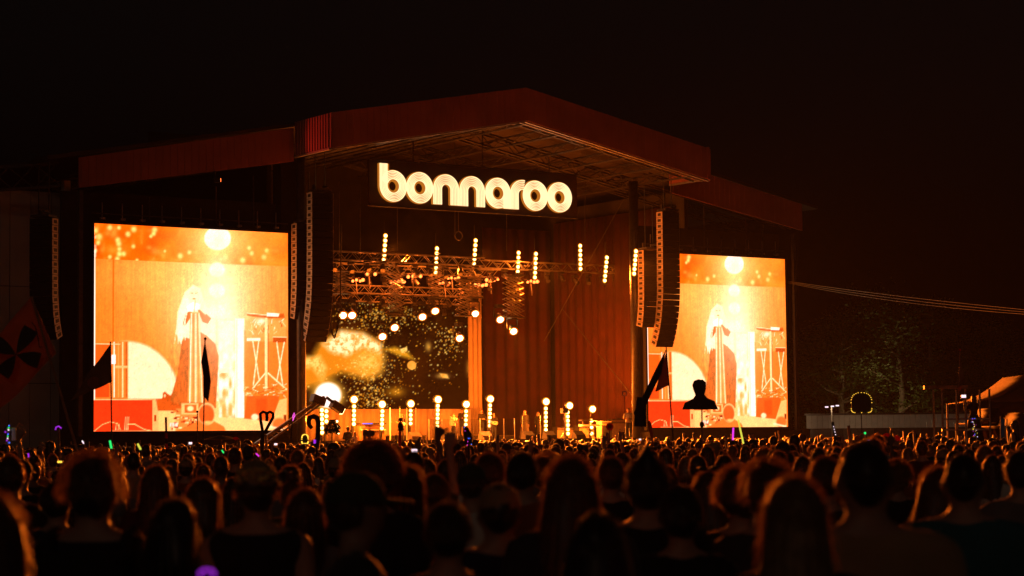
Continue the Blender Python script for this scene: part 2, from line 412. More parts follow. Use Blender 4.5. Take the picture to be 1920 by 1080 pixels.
def grid_picture(name, s0, s1, z0, z1, t, ns, nz, painter, parent, boost=1.4):
    S, Z = np.meshgrid(np.linspace(s0, s1, ns + 1), np.linspace(z0, z1, nz + 1))
    P = np.c_[S.ravel(), np.full(S.size, t), Z.ravel()]
    px, py = proj(P)
    E = painter(px, py)
    off = np.array(ORIGIN[parent.name])
    me = bpy.data.meshes.new(name)
    q = np.arange(ns * nz); a = (q // ns) * (ns + 1) + q % ns
    me.from_pydata((P - off).tolist(), [], np.c_[a, a + 1, a + ns + 2, a + ns + 1].tolist())
    at_ = me.color_attributes.new('pic', 'FLOAT_COLOR', 'POINT')
    at_.data.foreach_set('color', np.c_[E, np.ones(len(E))].astype(np.float32).ravel())
    me.materials.append(PIC)
    o = bpy.data.objects.new(name, me); COL.objects.link(o); o.parent = parent; ORIGIN[o.name] = tuple(off); return o
PIC = vcol_emit('screen_picture')

def paint_singer(px, py):
    p = Paint(px, py, (243, 124, 24))
    # pale curtain lit from the lamp column
    p.glow(395, 545, 170, 165, (253, 172, 66), .95, 2); p.glow(405, 545, 105, 120, (255, 216, 122), .95, 2); p.glow(408, 560, 55, 95, (255, 246, 200), .9, 2); p.glow(300, 515, 120, 45, (255, 200, 96), .5)
    p.glow(520, 610, 60, 90, (248, 150, 52), .7); p.glow(230, 640, 70, 60, (250, 150, 50), .5)
    st = vnoise(px, py * .03, 2.2, 3) - .5
    p.c *= (1 + .09 * st)[:, None]
    p.line([(213, 486), (212, 640)], 3.2, (236, 112, 18)); p.line([(510, 500), (510, 600)], .8, (236, 150, 50))
    # pool of light, rack
    p.ell(238, 752, 100, 112, (255, 236, 190), 5); p.c *= (1 + .05 * (vnoise(px, py, 3, 8) - .5))[:, None]
    p.rect(175, 640, 240, 750, (246, 130, 30), 2, .92); p.rect(178, 644, 208, 700, (236, 104, 20), 2)
    for x, c in ((214, (255, 245, 225)), (222, (255, 170, 80)), (230, (255, 225, 160)), (237, (190, 80, 20))): p.line([(x, 642), (x, 744)], 2.4, c)
    p.rect(209, 665, 217, 682, (255, 252, 245)); p.rect(216, 686, 240, 690, (255, 200, 120)); p.rect(178, 720, 205, 745, (225, 80, 18), 2)
    p.line([(176, 645), (225, 645)], 1.5, (255, 215, 150))
    # upper strip of the picture
    yb = 486 + (px - 178) * (14 / 359.)
    top = np.clip((yb - py) / 1.2, 0, 1)
    q = Paint(px, py, (250, 112, 4)); n1 = vnoise(px, py, 26, 5); q.put((n1 - .5) * 1.3, (255, 165, 45)); q.put((.42 - n1) * 2, (222, 78, 2))
    q.glow(408, 448, 85, 60, (255, 190, 70), .9); q.glow(500, 460, 60, 40, (255, 165, 50), .7)
    r_ = random.Random(4)
    for cx, cy, rr in ((186, 444, 4.5), (184, 455, 3.5), (179, 432, 4), (179, 470, 3), (206, 427, 4), (223, 427, 3), (251, 430, 4.2), (221, 450, 4), (223, 457, 4), (224, 467, 3.2), (224, 476, 4), (232, 476, 3.5),
                       (206, 482, 3), (288, 438, 3.4), (283, 443, 2.6), (240, 439, 4), (290, 431, 4), (309, 471, 2), (355, 473, 3), (422, 483, 4), (414, 486, 2.5), (467, 465, 3), (472, 475, 3.2), (455, 488, 4), (495, 482, 3.6), (500, 470, 3), (257, 488, 2.5), (220, 486, 4), (338, 480, 4), (250, 462, 3)):
        q.glow(cx, cy, rr * 1.3, rr * 1.4, (255, 232, 130), .95, 3)
    for i in range(45):
        q.glow(r_.uniform(180, 535), r_.uniform(425, 498), r_.uniform(2, 9), r_.uniform(2, 8), (255, 185, 70), r_.uniform(.2, .55))
    p.c = p.c * (1 - top)[:, None] + q.c * top[:, None]
    # lamp column
    p.glow(408, 452, 34, 31, (255, 225, 130), .9); p.ell(408, 447, 25, 22, (255, 255, 252), 2)
    for y in (506, 545, 584): p.glow(407, y, 24, 22, (255, 244, 190), .8); p.ell(407, y, 14.5, 13.5, (255, 255, 252), 4)
    p.glow(412, 620, 38, 36, (255, 252, 225), 1, 2.4); p.glow(407, 560, 14, 90, (255, 240, 170), .6)
    # clear booth with the bright pillar
    p.rect(405, 598, 456, 792, (255, 214, 130), 3, .7); n2 = vnoise(px * 1.0, py * .35, 6, 9)
    p.poly([(408, 600), (440, 600), (438, 760), (410, 745)], (255, 250, 225), 6, .75); m = (px > 408) & (px < 442) & (py > 640) & (py < 790); p.put(np.where(m, (n2 - .45) * 2.2, 0), (255, 255, 245)); p.put(np.where(m & (py > 700), (.5 - n2) * 2.2, 0), (252, 170, 70))
    p.rect(441, 597, 458, 790, (255, 250, 235), 2); p.line([(444, 600), (444, 790)], 2, (255, 225, 170)); p.line([(408, 660), (406, 780)], 3, (255, 238, 190))
    # keyboard rig
    p.rect(458, 620, 537, 735, (246, 134, 36), 4, .9); p.rect(460, 600, 537, 640, (252, 176, 80), 5, .8)
    p.poly([(462, 588), (500, 590), (532, 588), (534, 596), (500, 597), (464, 592)], (205, 92, 16)); p.poly([(500, 586), (524, 588), (522, 594), (500, 593)], (255, 250, 225)); p.line([(462, 587), (500, 591)], 1.6, (255, 235, 180))
    for i in range(40):
        x = r_.uniform(470, 535); y = r_.uniform(596, 622); p.line([(x, y), (x + r_.uniform(-7, 7), y + r_.uniform(-5, 9))], 1.2, r_.choice([(255, 245, 210), (205, 85, 12), (255, 220, 150)]))
    p.glow(490, 602, 10, 6, (255, 250, 225), .9)
    p.line([(499, 598), (499, 730)], 5, (255, 226, 160)); p.line([(503, 610), (503, 725)], 1.5, (200, 90, 20))
    p.rect(463, 634, 488, 639, (255, 250, 228)); p.rect(512, 632, 537, 642, (205, 84, 14)); p.line([(512, 632), (537, 632)], 1.6, (255, 225, 160))
    for a, b in (((474, 640), (486, 712)), ((485, 640), (475, 722)), ((519, 642), (530, 722)), ((533, 642), (519, 715))): p.line([a, b], 2.2, (255, 238, 190))
    p.line([(497, 700), (474, 728)], 2.6, (255, 235, 180)); p.line([(503, 700), (537, 730)], 2.6, (255, 235, 180))
    for i in range(50):
        x = r_.uniform(458, 535); y = r_.uniform(722, 742); p.line([(x, y), (x + r_.uniform(-10, 10), y + r_.uniform(-4, 4))], 1.3, r_.choice([(255, 235, 180), (210, 88, 14), (255, 205, 120)]))
    # floor, wedges
    p.rect(294, 752, 410, 812, (255, 208, 122), 2); p.poly([(294, 748), (332, 744), (345, 770), (294, 770)], (214, 92, 18), 2)
    p.poly([(400, 782), (537, 786), (537, 812), (395, 812)], (255, 214, 135), 2)
    p.poly([(463, 742), (524, 742), (512, 790), (458, 785)], (238, 100, 22), 2); p.rect(480, 748, 500, 780, (228, 78, 14), 5, .7); p.poly([(524, 750), (538, 746), (538, 800), (508, 792)], (255, 198, 112), 1.5); p.rect(532, 778, 537, 790, (160, 60, 10))
    p.ell(478, 782, 7, 6, (255, 238, 190), 3); p.ell(524, 796, 13, 12, (246, 120, 40), 4); p.line([(505, 800), (535, 806)], 4, (255, 240, 190), 3)
    # singer: skirt, shawl, hair, hands
    p.poly([(303, 749), (309, 735), (320, 742), (333, 720), (345, 752), (330, 754)], (206, 84, 14), 1.5); p.ell(309, 741, 4, 6, (206, 84, 14)); p.ell(309, 742, 1.8, 3, (255, 220, 160))
    p.poly([(341, 640), (358, 622), (380, 622), (404, 645), (410, 668), (405, 765), (380, 770), (330, 757), (319, 752), (333, 700)], (208, 104, 28), 1.5)
    p.c *= (1 + .24 * (vnoise(px, py * .3, 3, 12) - .5) * ((px > 320) & (px < 410) & (py > 640) & (py < 760)))[:, None]
    p.poly([(338, 585), (346, 567), (378, 567), (394, 590), (396, 622), (385, 628), (372, 620), (368, 640), (352, 634), (344, 632), (339, 645), (330, 620)], (255, 240, 200), 2)
    p.poly([(333, 605), (356, 580), (362, 588), (346, 613)], (208, 96, 18)); p.poly([(370, 580), (376, 578), (396, 597), (390, 607), (380, 604)], (208, 96, 18))
    p.poly([(357, 585), (374, 585), (382, 755), (352, 753)], (252, 176, 80), 2)
    for x0, x1, c in ((359, 356, (255, 250, 225)), (363, 362, (220, 120, 40)), (367, 367, (255, 245, 210)), (370, 373, (226, 128, 46)), (373, 379, (255, 240, 195))): p.line([(x0, 588), (x1, 754)], 1.8, c)
    p.poly([(362, 534), (376, 541), (382, 562), (392, 580), (385, 590), (374, 580), (350, 585), (343, 600), (338, 640), (330, 625), (333, 585), (346, 548)], (255, 246, 200), 3)
    for i in range(26):
        x = r_.uniform(332, 348); p.line([(x + 10, 560), (x, 600), (x - 4 + r_.uniform(-3, 5), r_.uniform(620, 645))], .8, (255, 250, 215))
    p.ell(363, 556, 10, 14, (255, 238, 190), 3); p.line([(358, 549), (362, 550)], 1.4, (232, 150, 70)); p.line([(366, 550), (370, 549)], 1.4, (232, 150, 70)); p.ell(364, 560, 3, 1.5, (226, 130, 60))
    p.poly([(350, 575), (362, 566), (376, 570), (374, 580), (360, 584), (352, 584)], (255, 255, 245), 2); p.line([(366, 563), (364, 585)], 2, (240, 190, 120))
    # floor monitor with cables
    p.rect(170, 748, 294, 815, (226, 62, 16), 1.5); p.put(((px > 175) & (px < 288) & (py > 752)) * (vnoise(px, py, 1.6, 21) - .5) * .35, (250, 96, 30)); p.line([(170, 749.5), (290, 748.5)], 2, (255, 205, 130))
    p.poly([(286, 750), (292, 748), (297, 775), (297, 814), (286, 814)], (255, 190, 108)); p.rect(289, 778, 293, 790, (190, 70, 14))
    p.line([(176, 809), (192, 796), (206, 791), (220, 794), (226, 806)], 1.4, (255, 205, 120)); p.line([(240, 795), (252, 795), (270, 805), (284, 808)], 1.6, (255, 215, 130)); p.line([(208, 808), (284, 808)], 1.5, (255, 205, 120))
    for x in (217, 222, 234, 237, 240): p.line([(x, 806), (x + 1, 796 if x < 230 else 782)], 1.3, (255, 225, 150))
    # camera and operator
    p.rect(330, 766, 374, 812, (240, 150, 60), 3)
    for i in range(70):
        x = r_.uniform(318, 372); y = r_.uniform(768, 806); p.rect(x, y, x + r_.uniform(2, 8), y + r_.uniform(1.5, 5), r_.choice([(205, 66, 12), (255, 225, 160), (246, 150, 60), (160, 40, 8), (255, 200, 110)]), 1)
    p.rect(340, 756, 372, 777, (255, 205, 120)); p.rect(346, 759, 368, 774, (216, 104, 26)); p.ell(357, 766, 6, 5, (255, 235, 170), 3)
    p.poly([(320, 812), (350, 800), (375, 788), (402, 790), (420, 800), (425, 812)], (240, 128, 40), 2); p.ell(388, 776, 17, 21, (255, 200, 120), 2); p.ell(387, 777, 14.5, 18, (228, 98, 24), 3); p.ell(390, 792, 9, 3, (255, 190, 100), 2)
    for x in (318, 323, 329): p.rect(x, 793, x + 4, 800, (255, 225, 210)); 
    # flare over the lamp column, sensor grain
    p.glow(410, 600, 60, 100, (255, 250, 222), .55, 1.6); p.glow(408, 450, 60, 50, (255, 240, 180), .35)
    gr = np.random.default_rng(5).normal(0, 1, len(px)); p.c *= (1 + .025 * gr + .06 * (vnoise(px, py, 9, 41) - .5) + .05 * (vnoise(px, py, 3, 42) - .5))[:, None]
    # bright left edge and LED bleed
    p.line([(177, 470), (177, 748)], 3, (255, 250, 235)); p.put((px < 180) * (py > 425) * (py < 482) * .5 * (vnoise(px, py, 6, 2) > .5), (255, 255, 240))
    return p.emission(1.0)

def video_screen(name, s0, label, src=None):
    s1 = s0 + 11.62; z0, z1 = 2.56, 13.6
    o = thing(name, label, 'screen', ((s0 + s1) / 2, 0, z0), 'concert video screens')
    if src is None: grid_picture('display', s0, s1, z0, z1, -.04, 250, 236, paint_singer, o)
    else:
        d = next(c for c in src.children if c.name.startswith('display')).copy(); COL.objects.link(d); d.parent = o; ORIGIN[d.name] = ORIGIN[o.name]
    bx(s0 - .0, s1 + .0, .0, .25, z0, z1).part('cabinet', 'matte', o)
    for a, b in (((s0 - .14, z0 - .16), (s1 + .14, z0 - .02)), ((s0 - .14, z1 + .02), (s1 + .14, z1 + .16)), ((s0 - .14, z0 - .02), (s0 - .02, z1 + .02)), ((s1 + .02, z0 - .02), (s1 + .14, z1 + .02))):
        bx(a[0], b[0], -.1, .2, a[1], b[1]).part('bezel', 'matte', o)
    MB().beam((s0 - .1, .1, z1 + .55), (s1 + .1, .1, z1 + .55), .06).part('hanging_bar', 'dsteel', o)
    for i in range(10):
        x = s0 + .5 + i * 1.16; b = MB(); b.beam((x, .1, z1 + .16), (x, .1, z1 + 1.15), .045); b.box((x, .05, z1 + .28), (.26, .2, .12)); b.part('hanger', 'steel', o)
    return o
v1 = video_screen('video_screen', 0.0, 'giant video screen left of the stage showing a singer in orange light')
v2 = video_screen('video_screen', 37.12, 'giant video screen right of the stage, partly behind the right speaker arrays', v1)

# LED wall at the back of the stage
def paint_wall(px, py):
    p = Paint(px, py, (34, 9, 0)); r_ = np.random.default_rng(11)
    n = vnoise(px, py, 34, 1); p.put((n - .5) * .9, (86, 30, 2))
    p.poly([(540, 700), (560, 668), (585, 668), (600, 640), (640, 618), (680, 622), (712, 640), (722, 665), (716, 700), (690, 712), (640, 700), (600, 720), (560, 735), (540, 740)], (222, 140, 22), 16)
    p.poly([(605, 645), (640, 620), (682, 626), (715, 646), (712, 662), (680, 652), (650, 668), (620, 660)], (255, 246, 190), 12); p.poly([(560, 672), (600, 668), (612, 690), (604, 715), (586, 690), (560, 690)], (255, 216, 110), 12)
    p.glow(690, 680, 26, 22, (255, 225, 110), .8); p.poly([(720, 655), (740, 650), (765, 660), (778, 675), (750, 668)], (210, 150, 26), 8); p.glow(742, 735, 18, 10, (190, 120, 16), .9)
    p.poly([(750, 655), (763, 650), (764, 657), (754, 662)], (255, 225, 120), 3); p.poly([(824, 700), (838, 702), (842, 710), (830, 708)], (255, 200, 90), 3); p.ell(772, 685, 8.5, 8.5, (240, 176, 66), 2); p.glow(803, 650, 6, 9, (230, 170, 60), .8); p.glow(830, 705, 12, 5, (245, 180, 70), .8); p.glow(880, 690, 6, 16, (240, 150, 40), .7)
    tx = vnoise(px, py, 5, 31) * .6 + vnoise(px, py, 2.2, 32) * .4; lum = p.c.mean(1) / 255; p.put(np.clip(lum * 1.5 - .2, 0, 1) * np.clip(1.15 - 1.9 * tx, 0, .8), (226, 136, 22))
    def sparks(k, cx, cy, sx, sy, r0=.7, r1=1.7):
        nonlocal p
        for i in range(k):
            x, y = r_.normal(cx, sx), r_.normal(cy, sy); rr = r_.uniform(r0, r1); m = (abs(px - x) < 5) & (abs(py - y) < 5)
            if not m.any(): continue
            a = r_.uniform(.5, 1) * np.exp(-((px[m] - x) ** 2 + (py[m] - y) ** 2) / rr ** 2)[:, None]; col = np.array([(255, 190, 50), (255, 225, 120), (235, 140, 16)][r_.integers(3)], float); p.c[m] = p.c[m] * (1 - a) + col * a
    sparks(260, 690, 590, 34, 18); sparks(170, 745, 585, 26, 14); sparks(380, 690, 705, 34, 30); sparks(170, 690, 748, 22, 14); sparks(150, 842, 640, 13, 18); sparks(140, 730, 680, 60, 50); sparks(60, 800, 660, 50, 50, .6, 1.1); sparks(160, 720, 640, 60, 40, .6, 1.2)
    p.glow(615, 741, 32, 31, (255, 190, 60), 1, 5); p.ell(615, 741, 25, 24, (255, 254, 245), 5)
    return p.emission(.6)
TL = 15.0
a = at(548, 768, TL); b = at(884, 568, TL)
wall = thing('led_wall', 'wide LED wall upstage showing golden sparks and a white disc', 'led wall', ((a.x + b.x) / 2, TL, a.z))
grid_picture('display', a.x, b.x, a.z, at(700, 568, TL).z, TL - .05, 280, 160, paint_wall, wall, .6)
bx(a.x, b.x, TL, TL + .25, a.z, at(700, 568, TL).z).part('cabinet', 'matte', wall)
ZT = at(700, 568, TL).z
bx(a.x, b.x, TL + .3, TL + .5, 1.88, a.z).part('support_frame', 'matte', wall)

# drapes
def drape(name, s0, s1, t, z0, z1, fold, amp, m, label):
    n = max(6, int((s1 - s0) / fold * 8)); b = MB(); V = []
    for i in range(n + 1):
        s_ = s0 + (s1 - s0) * i / n; f = math.sin(i / 8 * 2 * math.pi) * amp + .35 * amp * math.sin(i * .37)
        V += [(s_, t + f, z0), (s_ + .15 * amp * math.sin(i), t + f * .75, (z0 + z1) / 2), (s_, t + f * .6, z1)]
    F = []
    for i in range(n):
        for j in range(2): F.append((i * 3 + j, i * 3 + 3 + j, i * 3 + 4 + j, i * 3 + 1 + j))
    b.add(V, F); o = b.single(name, m, label, 'drape', smooth=True)
    md = o.modifiers.new('thick', 'SOLIDIFY'); md.thickness = .02
    return o
p0 = at(879, 700, 14.2); p1 = at(905, 700, 14.2)
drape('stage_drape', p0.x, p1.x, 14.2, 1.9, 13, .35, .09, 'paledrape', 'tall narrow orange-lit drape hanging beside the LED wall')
a = at(560, 800, 12.8); b = at(884, 800, 12.8)
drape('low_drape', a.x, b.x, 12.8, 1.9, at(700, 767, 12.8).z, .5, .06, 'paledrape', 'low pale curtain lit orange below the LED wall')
a = at(907, 700, 16)
for x0, x1, lab in ((907, 1049, 'dark upstage drape right beside the narrow lit drape'),):
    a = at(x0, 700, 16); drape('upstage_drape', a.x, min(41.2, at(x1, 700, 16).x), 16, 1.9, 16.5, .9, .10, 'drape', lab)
def side_drape(t0, t1, label):
    n = int((t1 - t0) / .9 * 8); V = []
    for i in range(n + 1):
        t = t0 + (t1 - t0) * i / n; f = math.sin(i / 8 * 2 * math.pi) * .09 + .03 * math.sin(i * .37)
        V += [(41.4 + f, t, 1.9), (41.4 + f * .75, t, 9), (41.4 + f * .6, t, 17)]
    o = MB().add(V, [(i * 3 + j, i * 3 + 3 + j, i * 3 + 4 + j, i * 3 + 1 + j) for i in range(n) for j in range(2)]).single('side_drape', 'drape', label, 'drape', 'drapes along the right side of the stage', smooth=True)
    md = o.modifiers.new('thick', 'SOLIDIFY'); md.thickness = .02
side_drape(2.6, 7.0, 'dark red side drape nearest the right column'); side_drape(7.08, 11.4, 'dark red side drape in the middle of the right stage wall'); side_drape(11.48, 15.8, 'dark red side drape deepest on the right stage wall')

# ------------------------------------------------------------------ sign
TSN = 1.0
A0 = at(740, 347, TSN); RS = .915
SIGN_S = at(736, 347, TSN).x; SIGN_Z = at(736.5, 349, TSN).z
sign = thing('festival_sign', 'glowing bonnaroo sign in striped neon letters under the gable', 'sign', (SIGN_S + 6.5 * RS, TSN, SIGN_Z - 1.3))
bx(SIGN_S - 1.55, SIGN_S + 13.1 * RS + 1.5, TSN + .1, TSN + .25, SIGN_Z - 1.22, SIGN_Z + 1.5).part('panel', 'signback', sign)
b = MB()
for a_, c_ in (((SIGN_S - 1.55, SIGN_Z - 1.22), (SIGN_S + 13.1 * RS + 1.5, SIGN_Z - 1.22)), ((SIGN_S - 1.55, SIGN_Z + 1.5), (SIGN_S + 13.1 * RS + 1.5, SIGN_Z + 1.5))):
    b.beam((a_[0], TSN + .02, a_[1]), (c_[0], TSN + .02, c_[1]), .07)
b.part('frame', 'dsteel', sign)
for f in (.12, .5, .88):
    MB().beam((SIGN_S + 13 * f, TSN + .2, SIGN_Z + 1.5), (SIGN_S + 13 * f, TSN + .2, eave(SIGN_S + 13 * f) + .4), .05).part('hanger', 'dsteel', sign)
def arc(cx, a0, a1, r, n=40): return [(cx + r * math.cos(R(a0 + (a1 - a0) * i / n)), r * math.sin(R(a0 + (a1 - a0) * i / n))) for i in range(n + 1)]
CR = .665
def letter_paths(ch):
    if ch == 'o': return arc(0, 90, 450, CR, 56), True
    if ch == 'n': return [(-CR, -1)] + arc(0, 180, 0, CR, 28) + [(CR, -1)], False
    if ch == 'b': return [(-CR, 1.42)] + arc(0, 180, 520, CR, 52), False
    if ch == 'a': return [(CR, -1)] + arc(0, 0, 340, CR, 52), False
    if ch == 'r': return [(-CR, -1)] + arc(0, 180, 78, CR, 18), False
def offs(P, o, closed):
    n = len(P); Q = []
    for i in range(n):
        if closed: a_, c_ = P[(i - 1) % (n - 1)], P[(i + 1) % (n - 1)]
        else: a_, c_ = P[max(i - 1, 0)], P[min(i + 1, n - 1)]
        dx, dy = c_[0] - a_[0], c_[1] - a_[1]; L = math.hypot(dx, dy) or 1
        Q.append((P[i][0] - dy / L * o, P[i][1] + dx / L * o))
    return Q
def ribbon(mb, P, o0, o1, t0, t1, cs, closed, sc, end=0.0):
    A_ = offs(P, o0, closed); B_ = offs(P, o1, closed); V = []
    n = len(P)
    for i in range(n):
        for q, t in ((A_[i], t0), (B_[i], t0), (B_[i], t1), (A_[i], t1)): V.append((cs + q[0] * sc, t, SIGN_Z + q[1] * sc))
    F = [(4 * i + k, 4 * i + (k + 1) % 4, 4 * i + 4 + (k + 1) % 4, 4 * i + 4 + k) for i in range(n - 1) for k in range(4)]
    if not closed: F += [(3, 2, 1, 0), tuple(4 * (n - 1) + k for k in range(4))]
    mb.add(V, F)
for ch, u in zip('bonnaroo', (0, 2.0, 4.02, 6.05, 8.1, 10.08, 11.12, 13.12)):
    P, cl = letter_paths(ch); cs = SIGN_S + u * RS; dt = .012 * (hash(u) % 3)
    b = MB(); ribbon(b, P, -.385 if ch in 'oba' else -.365, .365, TSN - .06 - .001 * u, TSN + .1, cs, cl, RS)
    lo = b.part('letter', 'signbody', sign); lo['label'] = 'glowing letter ' + ch
    for k in range(6):
        oo = (-.31 + .50 * k / 5) if ch in 'oba' else (-.29 + .58 * k / 5)
        b = MB(); wd = .026 if 0 < k < 5 else .034
        ribbon(b, P, oo - wd, oo + wd, TSN - .12 - .001 * u - .0005 * k, TSN - .07, cs, cl, RS); b.part('neon_tube', 'signline', lo)

# assumed red floodlight, an unseen lamp added to light the corrugated return red
o = thing('assumed_flood_light', 'assumed small red floodlight added under the left wing fascia', 'lamp', (6.6, -1.3, 16.0))
MB().box((6.6, -1.3, 16.15), (.3, .24, .22)).part('housing', 'plastic', o); MB().beam((6.6, -1.1, 16.25), (6.6, -1.02, 16.7), .05).part('bracket', 'plastic', o)
MB().box((6.76, -1.32, 16.17), (.02, .2, .18)).part('lens', 'redlamp', o)
lamp(o, (6.85, -1.4, 16.2), (11.6, -4.6, 19.0), 900, (1, .05, .03), 46)
# ------------------------------------------------------------------ line arrays
def line_array(px_top, py_top, py_bot, t, n, label, rz=0., scale=1., curve=1.):
    top = at(px_top, py_top, t); H = top.z - at(px_top, py_bot, t).z; ch = H / n
    o = thing('line_array', label, 'speakers', (top.x, top.y, top.z - H), 'hanging line arrays', rz=rz)
    wd, dp = 1.32 * scale, .62 * scale
    x = Vector((0, 0, H)); ang = 0
    for i in range(n):
        f = i / n; ang = curve * (R(2) * f + R(30) * max(0, f - .5) ** 1.4 * 2.6)
        rot = Matrix.Rotation(ang, 3, 'X')
        c = x + rot @ Vector((0, 0, -ch / 2)); h = ch * .94
        b = MB(); b.box(c, (wd, dp, h), rot); cab = b.part('cabinet', 'cab', o, local=True)
        g_ = MB(); g_.box(c + rot @ Vector((0, -dp / 2 - .012, 0)), (wd * .94, .02, h * .9), rot); g_.part('grille', 'grille', cab, local=True)
        for sg in (-1, 1):
            s_ = MB(); s_.box(c + rot @ Vector((sg * (wd / 2 + .012), 0, 0)), (.02, dp * .96, h * .98), rot); s_.part('side_plate', 'cabside', cab, local=True)
            hd = MB(); hd.box(c + rot @ Vector((sg * (wd / 2 + .028), 0, 0)), (.014, dp * .5, h * .5), rot); hd.part('handle_recess', 'cab', cab, local=True)
        x = x + rot @ Vector((0, 0, -ch))
    b = MB(); b.box((0, 0, H + .12), (wd * .8, dp * 1.4, .12)); b.box((-.3, .2, H + .3), (.12, .12, .35)); b.box((.25, -.2, H + .35), (.16, .5, .1)); b.part('rigging_frame', 'dsteel', o, local=True)
    b = MB(); b.cyl((-.3, 0, H + .2), (-.3, 0, min(H + 4, H + eave(top.x) - top.z + 1.5)), .03, n=6); b.cyl((.3, 0, H + .2), (.3, 0, H + 3), .03, n=6); b.part('hoist_chain', 'dsteel', o, local=True)
    return o
line_array(600, 362, 640, -1.6, 23, 'tall curved line array hanging at the left edge of the stage opening', curve=.9)
line_array(571, 420, 598, -.6, 15, 'shorter line array close behind the tall left array', curve=.5)
line_array(1252, 398, 650, -1.6, 23, 'tall curved line array hanging in front of the right video screen', curve=.9)
line_array(1217, 470, 613, -.75, 15, 'shorter line array close behind the tall right array', curve=.5)
line_array(82, 410, 636, -.5, 17, 'dim line array facing outward at the far left wing', rz=R(-52), curve=.8)
b = MB()
for k in range(3):
    a_ = at(612 + 4 * k, 590, -1.2); c_ = at(640 - 3 * k, 585, -1.2)
    b.loft([a_.lerp(c_, i / 10) - Vector((0, 0, (1.25 + .08 * k) * 4 * (i / 10) * (1 - i / 10))) for i in range(11)], .03, 6)
b.cyl(at(638, 585, -1.2), at(640, 420, -1.2), .04, n=6)
b.single('cable_loop', 'plastic', 'black cable loop hanging next to the tall left line array', 'cable')

# ------------------------------------------------------------------ stage lights
AUD = Vector((-12, -80, 1.0))
def strip(px, y0, y1, t, nb, w_, label, floor=False):
    a = at(px[0], y0, t); c = at(px[1], y1, t)
    o = thing('lamp_strip' if not floor else 'lamp_tower', label, 'stage light', (a.x, t, c.z if not floor else 1.9), 'vertical lamp strips hung over the stage' if not floor else 'lamp towers standing on the stage')
    lo = Vector((c.x, t + .16, (c.z if not floor else 1.9)))
    b = MB(); b.beam(Vector((a.x, t + .16, a.z + .12)), lo - Vector((0, 0, 0 if floor else .12)), .16, .12)
    if floor: b.box((c.x, t + .16, 1.93), (.5, .5, .06))
    else: b.beam((a.x, t + .16, a.z + .1), (a.x, t + .16, a.z + 1.0), .03)
    b.part('housing', 'plastic', o)
    br = .1
    for i in range(nb):
        p = a.lerp(c, i / (nb - 1))
        MB().sph(p, br, 12, 8).part('bulb', 'bulb', o, smooth=True)
        MB().cyl(p + Vector((0, .09, 0)), p + Vector((0, .02, 0)), .07, .168, 14).part('halo_ring', 'halo_ring', o)  # glowing ring added to give the bulb an orange halo
    m = a.lerp(c, .5); q = m + Vector((0, -.35, 0)); dirn = Vector((-.38, -.92, 0)); dirn.z = -.13 if floor else -.40
    lamp(o, q, q + dirn, w_, AMBER, 44 if floor else 54, blend=.55)
    glow_point(o, m + Vector((0, -.3, .25)), 1800 if floor else 130, AMBER)
    return o
names = ['first hanging strip of six bulbs from the left, highest over the LED wall', 'second hanging strip of six bulbs from the left', 'third hanging strip of six bulbs, above the narrow lit drape', 'fourth hanging strip of six bulbs, left of a close pair',
         'fifth hanging strip of six bulbs, right of a close pair', 'sixth hanging strip of six bulbs, touched by the diagonal cable', 'seventh hanging strip of six bulbs, lowest of the right group', 'rightmost hanging strip of six bulbs beside the right line arrays']
UPW = 78000
for i, (x0, x1, y0, y1, t) in enumerate(((723, 720, 442, 487, 8), (819.5, 817, 466, 511, 9), (892, 889, 451, 495, 8), (972.5, 970.5, 474, 518, 9), (1005, 1003, 476, 520, 8), (1088, 1088.5, 461, 504, 6), (1138, 1134, 483, 526, 3), (1192.5, 1189, 471, 513, -1.8))):
    strip((x0, x1), y0, y1, t, 6, UPW, names[i])
fl = [(603.5, 604, 769, 811, 4, 6, None), (612, 612, 771, 790, 5, 3, None), (664, 663.5, 762, 795, 6, 5, (663, 749)), (717, 716, 771, 803, 5, 5, (715.5, 758)), (770, 770, 770, 794, 7, 4, (769.5, 757)), (821, 820, 761, 800, 6, 6, (820.5, 749)),
      (874, 873.5, 771, 796, 8, 4, (873.5, 758)), (919, 918, 760, 798, 7, 6, (918.5, 748)), (1023.5, 1023.5, 766, 806, 6, 6, (1023, 753)), (1064.5, 1065, 773, 813, 5, 6, (1067, 760.5)), (1109, 1109.5, 789, 813, 6, 3, (1110, 767))]
for i, (x0, x1, y0, y1, t, nb, top) in enumerate(fl):
    lab = ['lamp tower behind the camera crane at the left of the stage', 'short lamp tower just behind the crane head', 'lamp tower left of the organ', 'lamp tower right of the organ', 'lamp tower inside the clear guitar booth', 'tall lamp tower at the left of the low clear screens', 'lamp tower right of the narrow drape', 'tall lamp tower near the middle of the stage', 'tallest lamp tower right of the two backing singers', 'lamp tower behind the black speaker stand', 'rightmost lamp tower with three spaced bulbs'][i]
    o = strip((x0, x1), y0, y1, t, nb, 40000, lab, True)
    if top:
        p = at(*top, t); pv = Vector(p)
        MB().sph(pv + Vector((0, .12, .06)), (.25, .22, .23), 14, 8).part('lamp_head', 'plastic', o, smooth=True)
        d = (Vector((CAM_S.x, CAM_S.y, 0)) - Vector((pv.x, pv.y, 0))).normalized()
        q = Vector((-.25, -1, -.05)).normalized()
        MB().cyl(pv - q * .05, pv + q * .14, .16, .185, 18).part('lens', 'lens', o)
        MB().cyl(pv - q * .02, pv + q * .08, .2, .27, 18).part('halo_ring', 'halo_ring', o)  # added glowing ring, the lens halo built as a part
        MB().beam(pv + Vector((0, .16, 0)), Vector((at(x0, y0, t).x, t + .16, at(x0, y0, t).z)), .05).part('bracket', 'plastic', o)
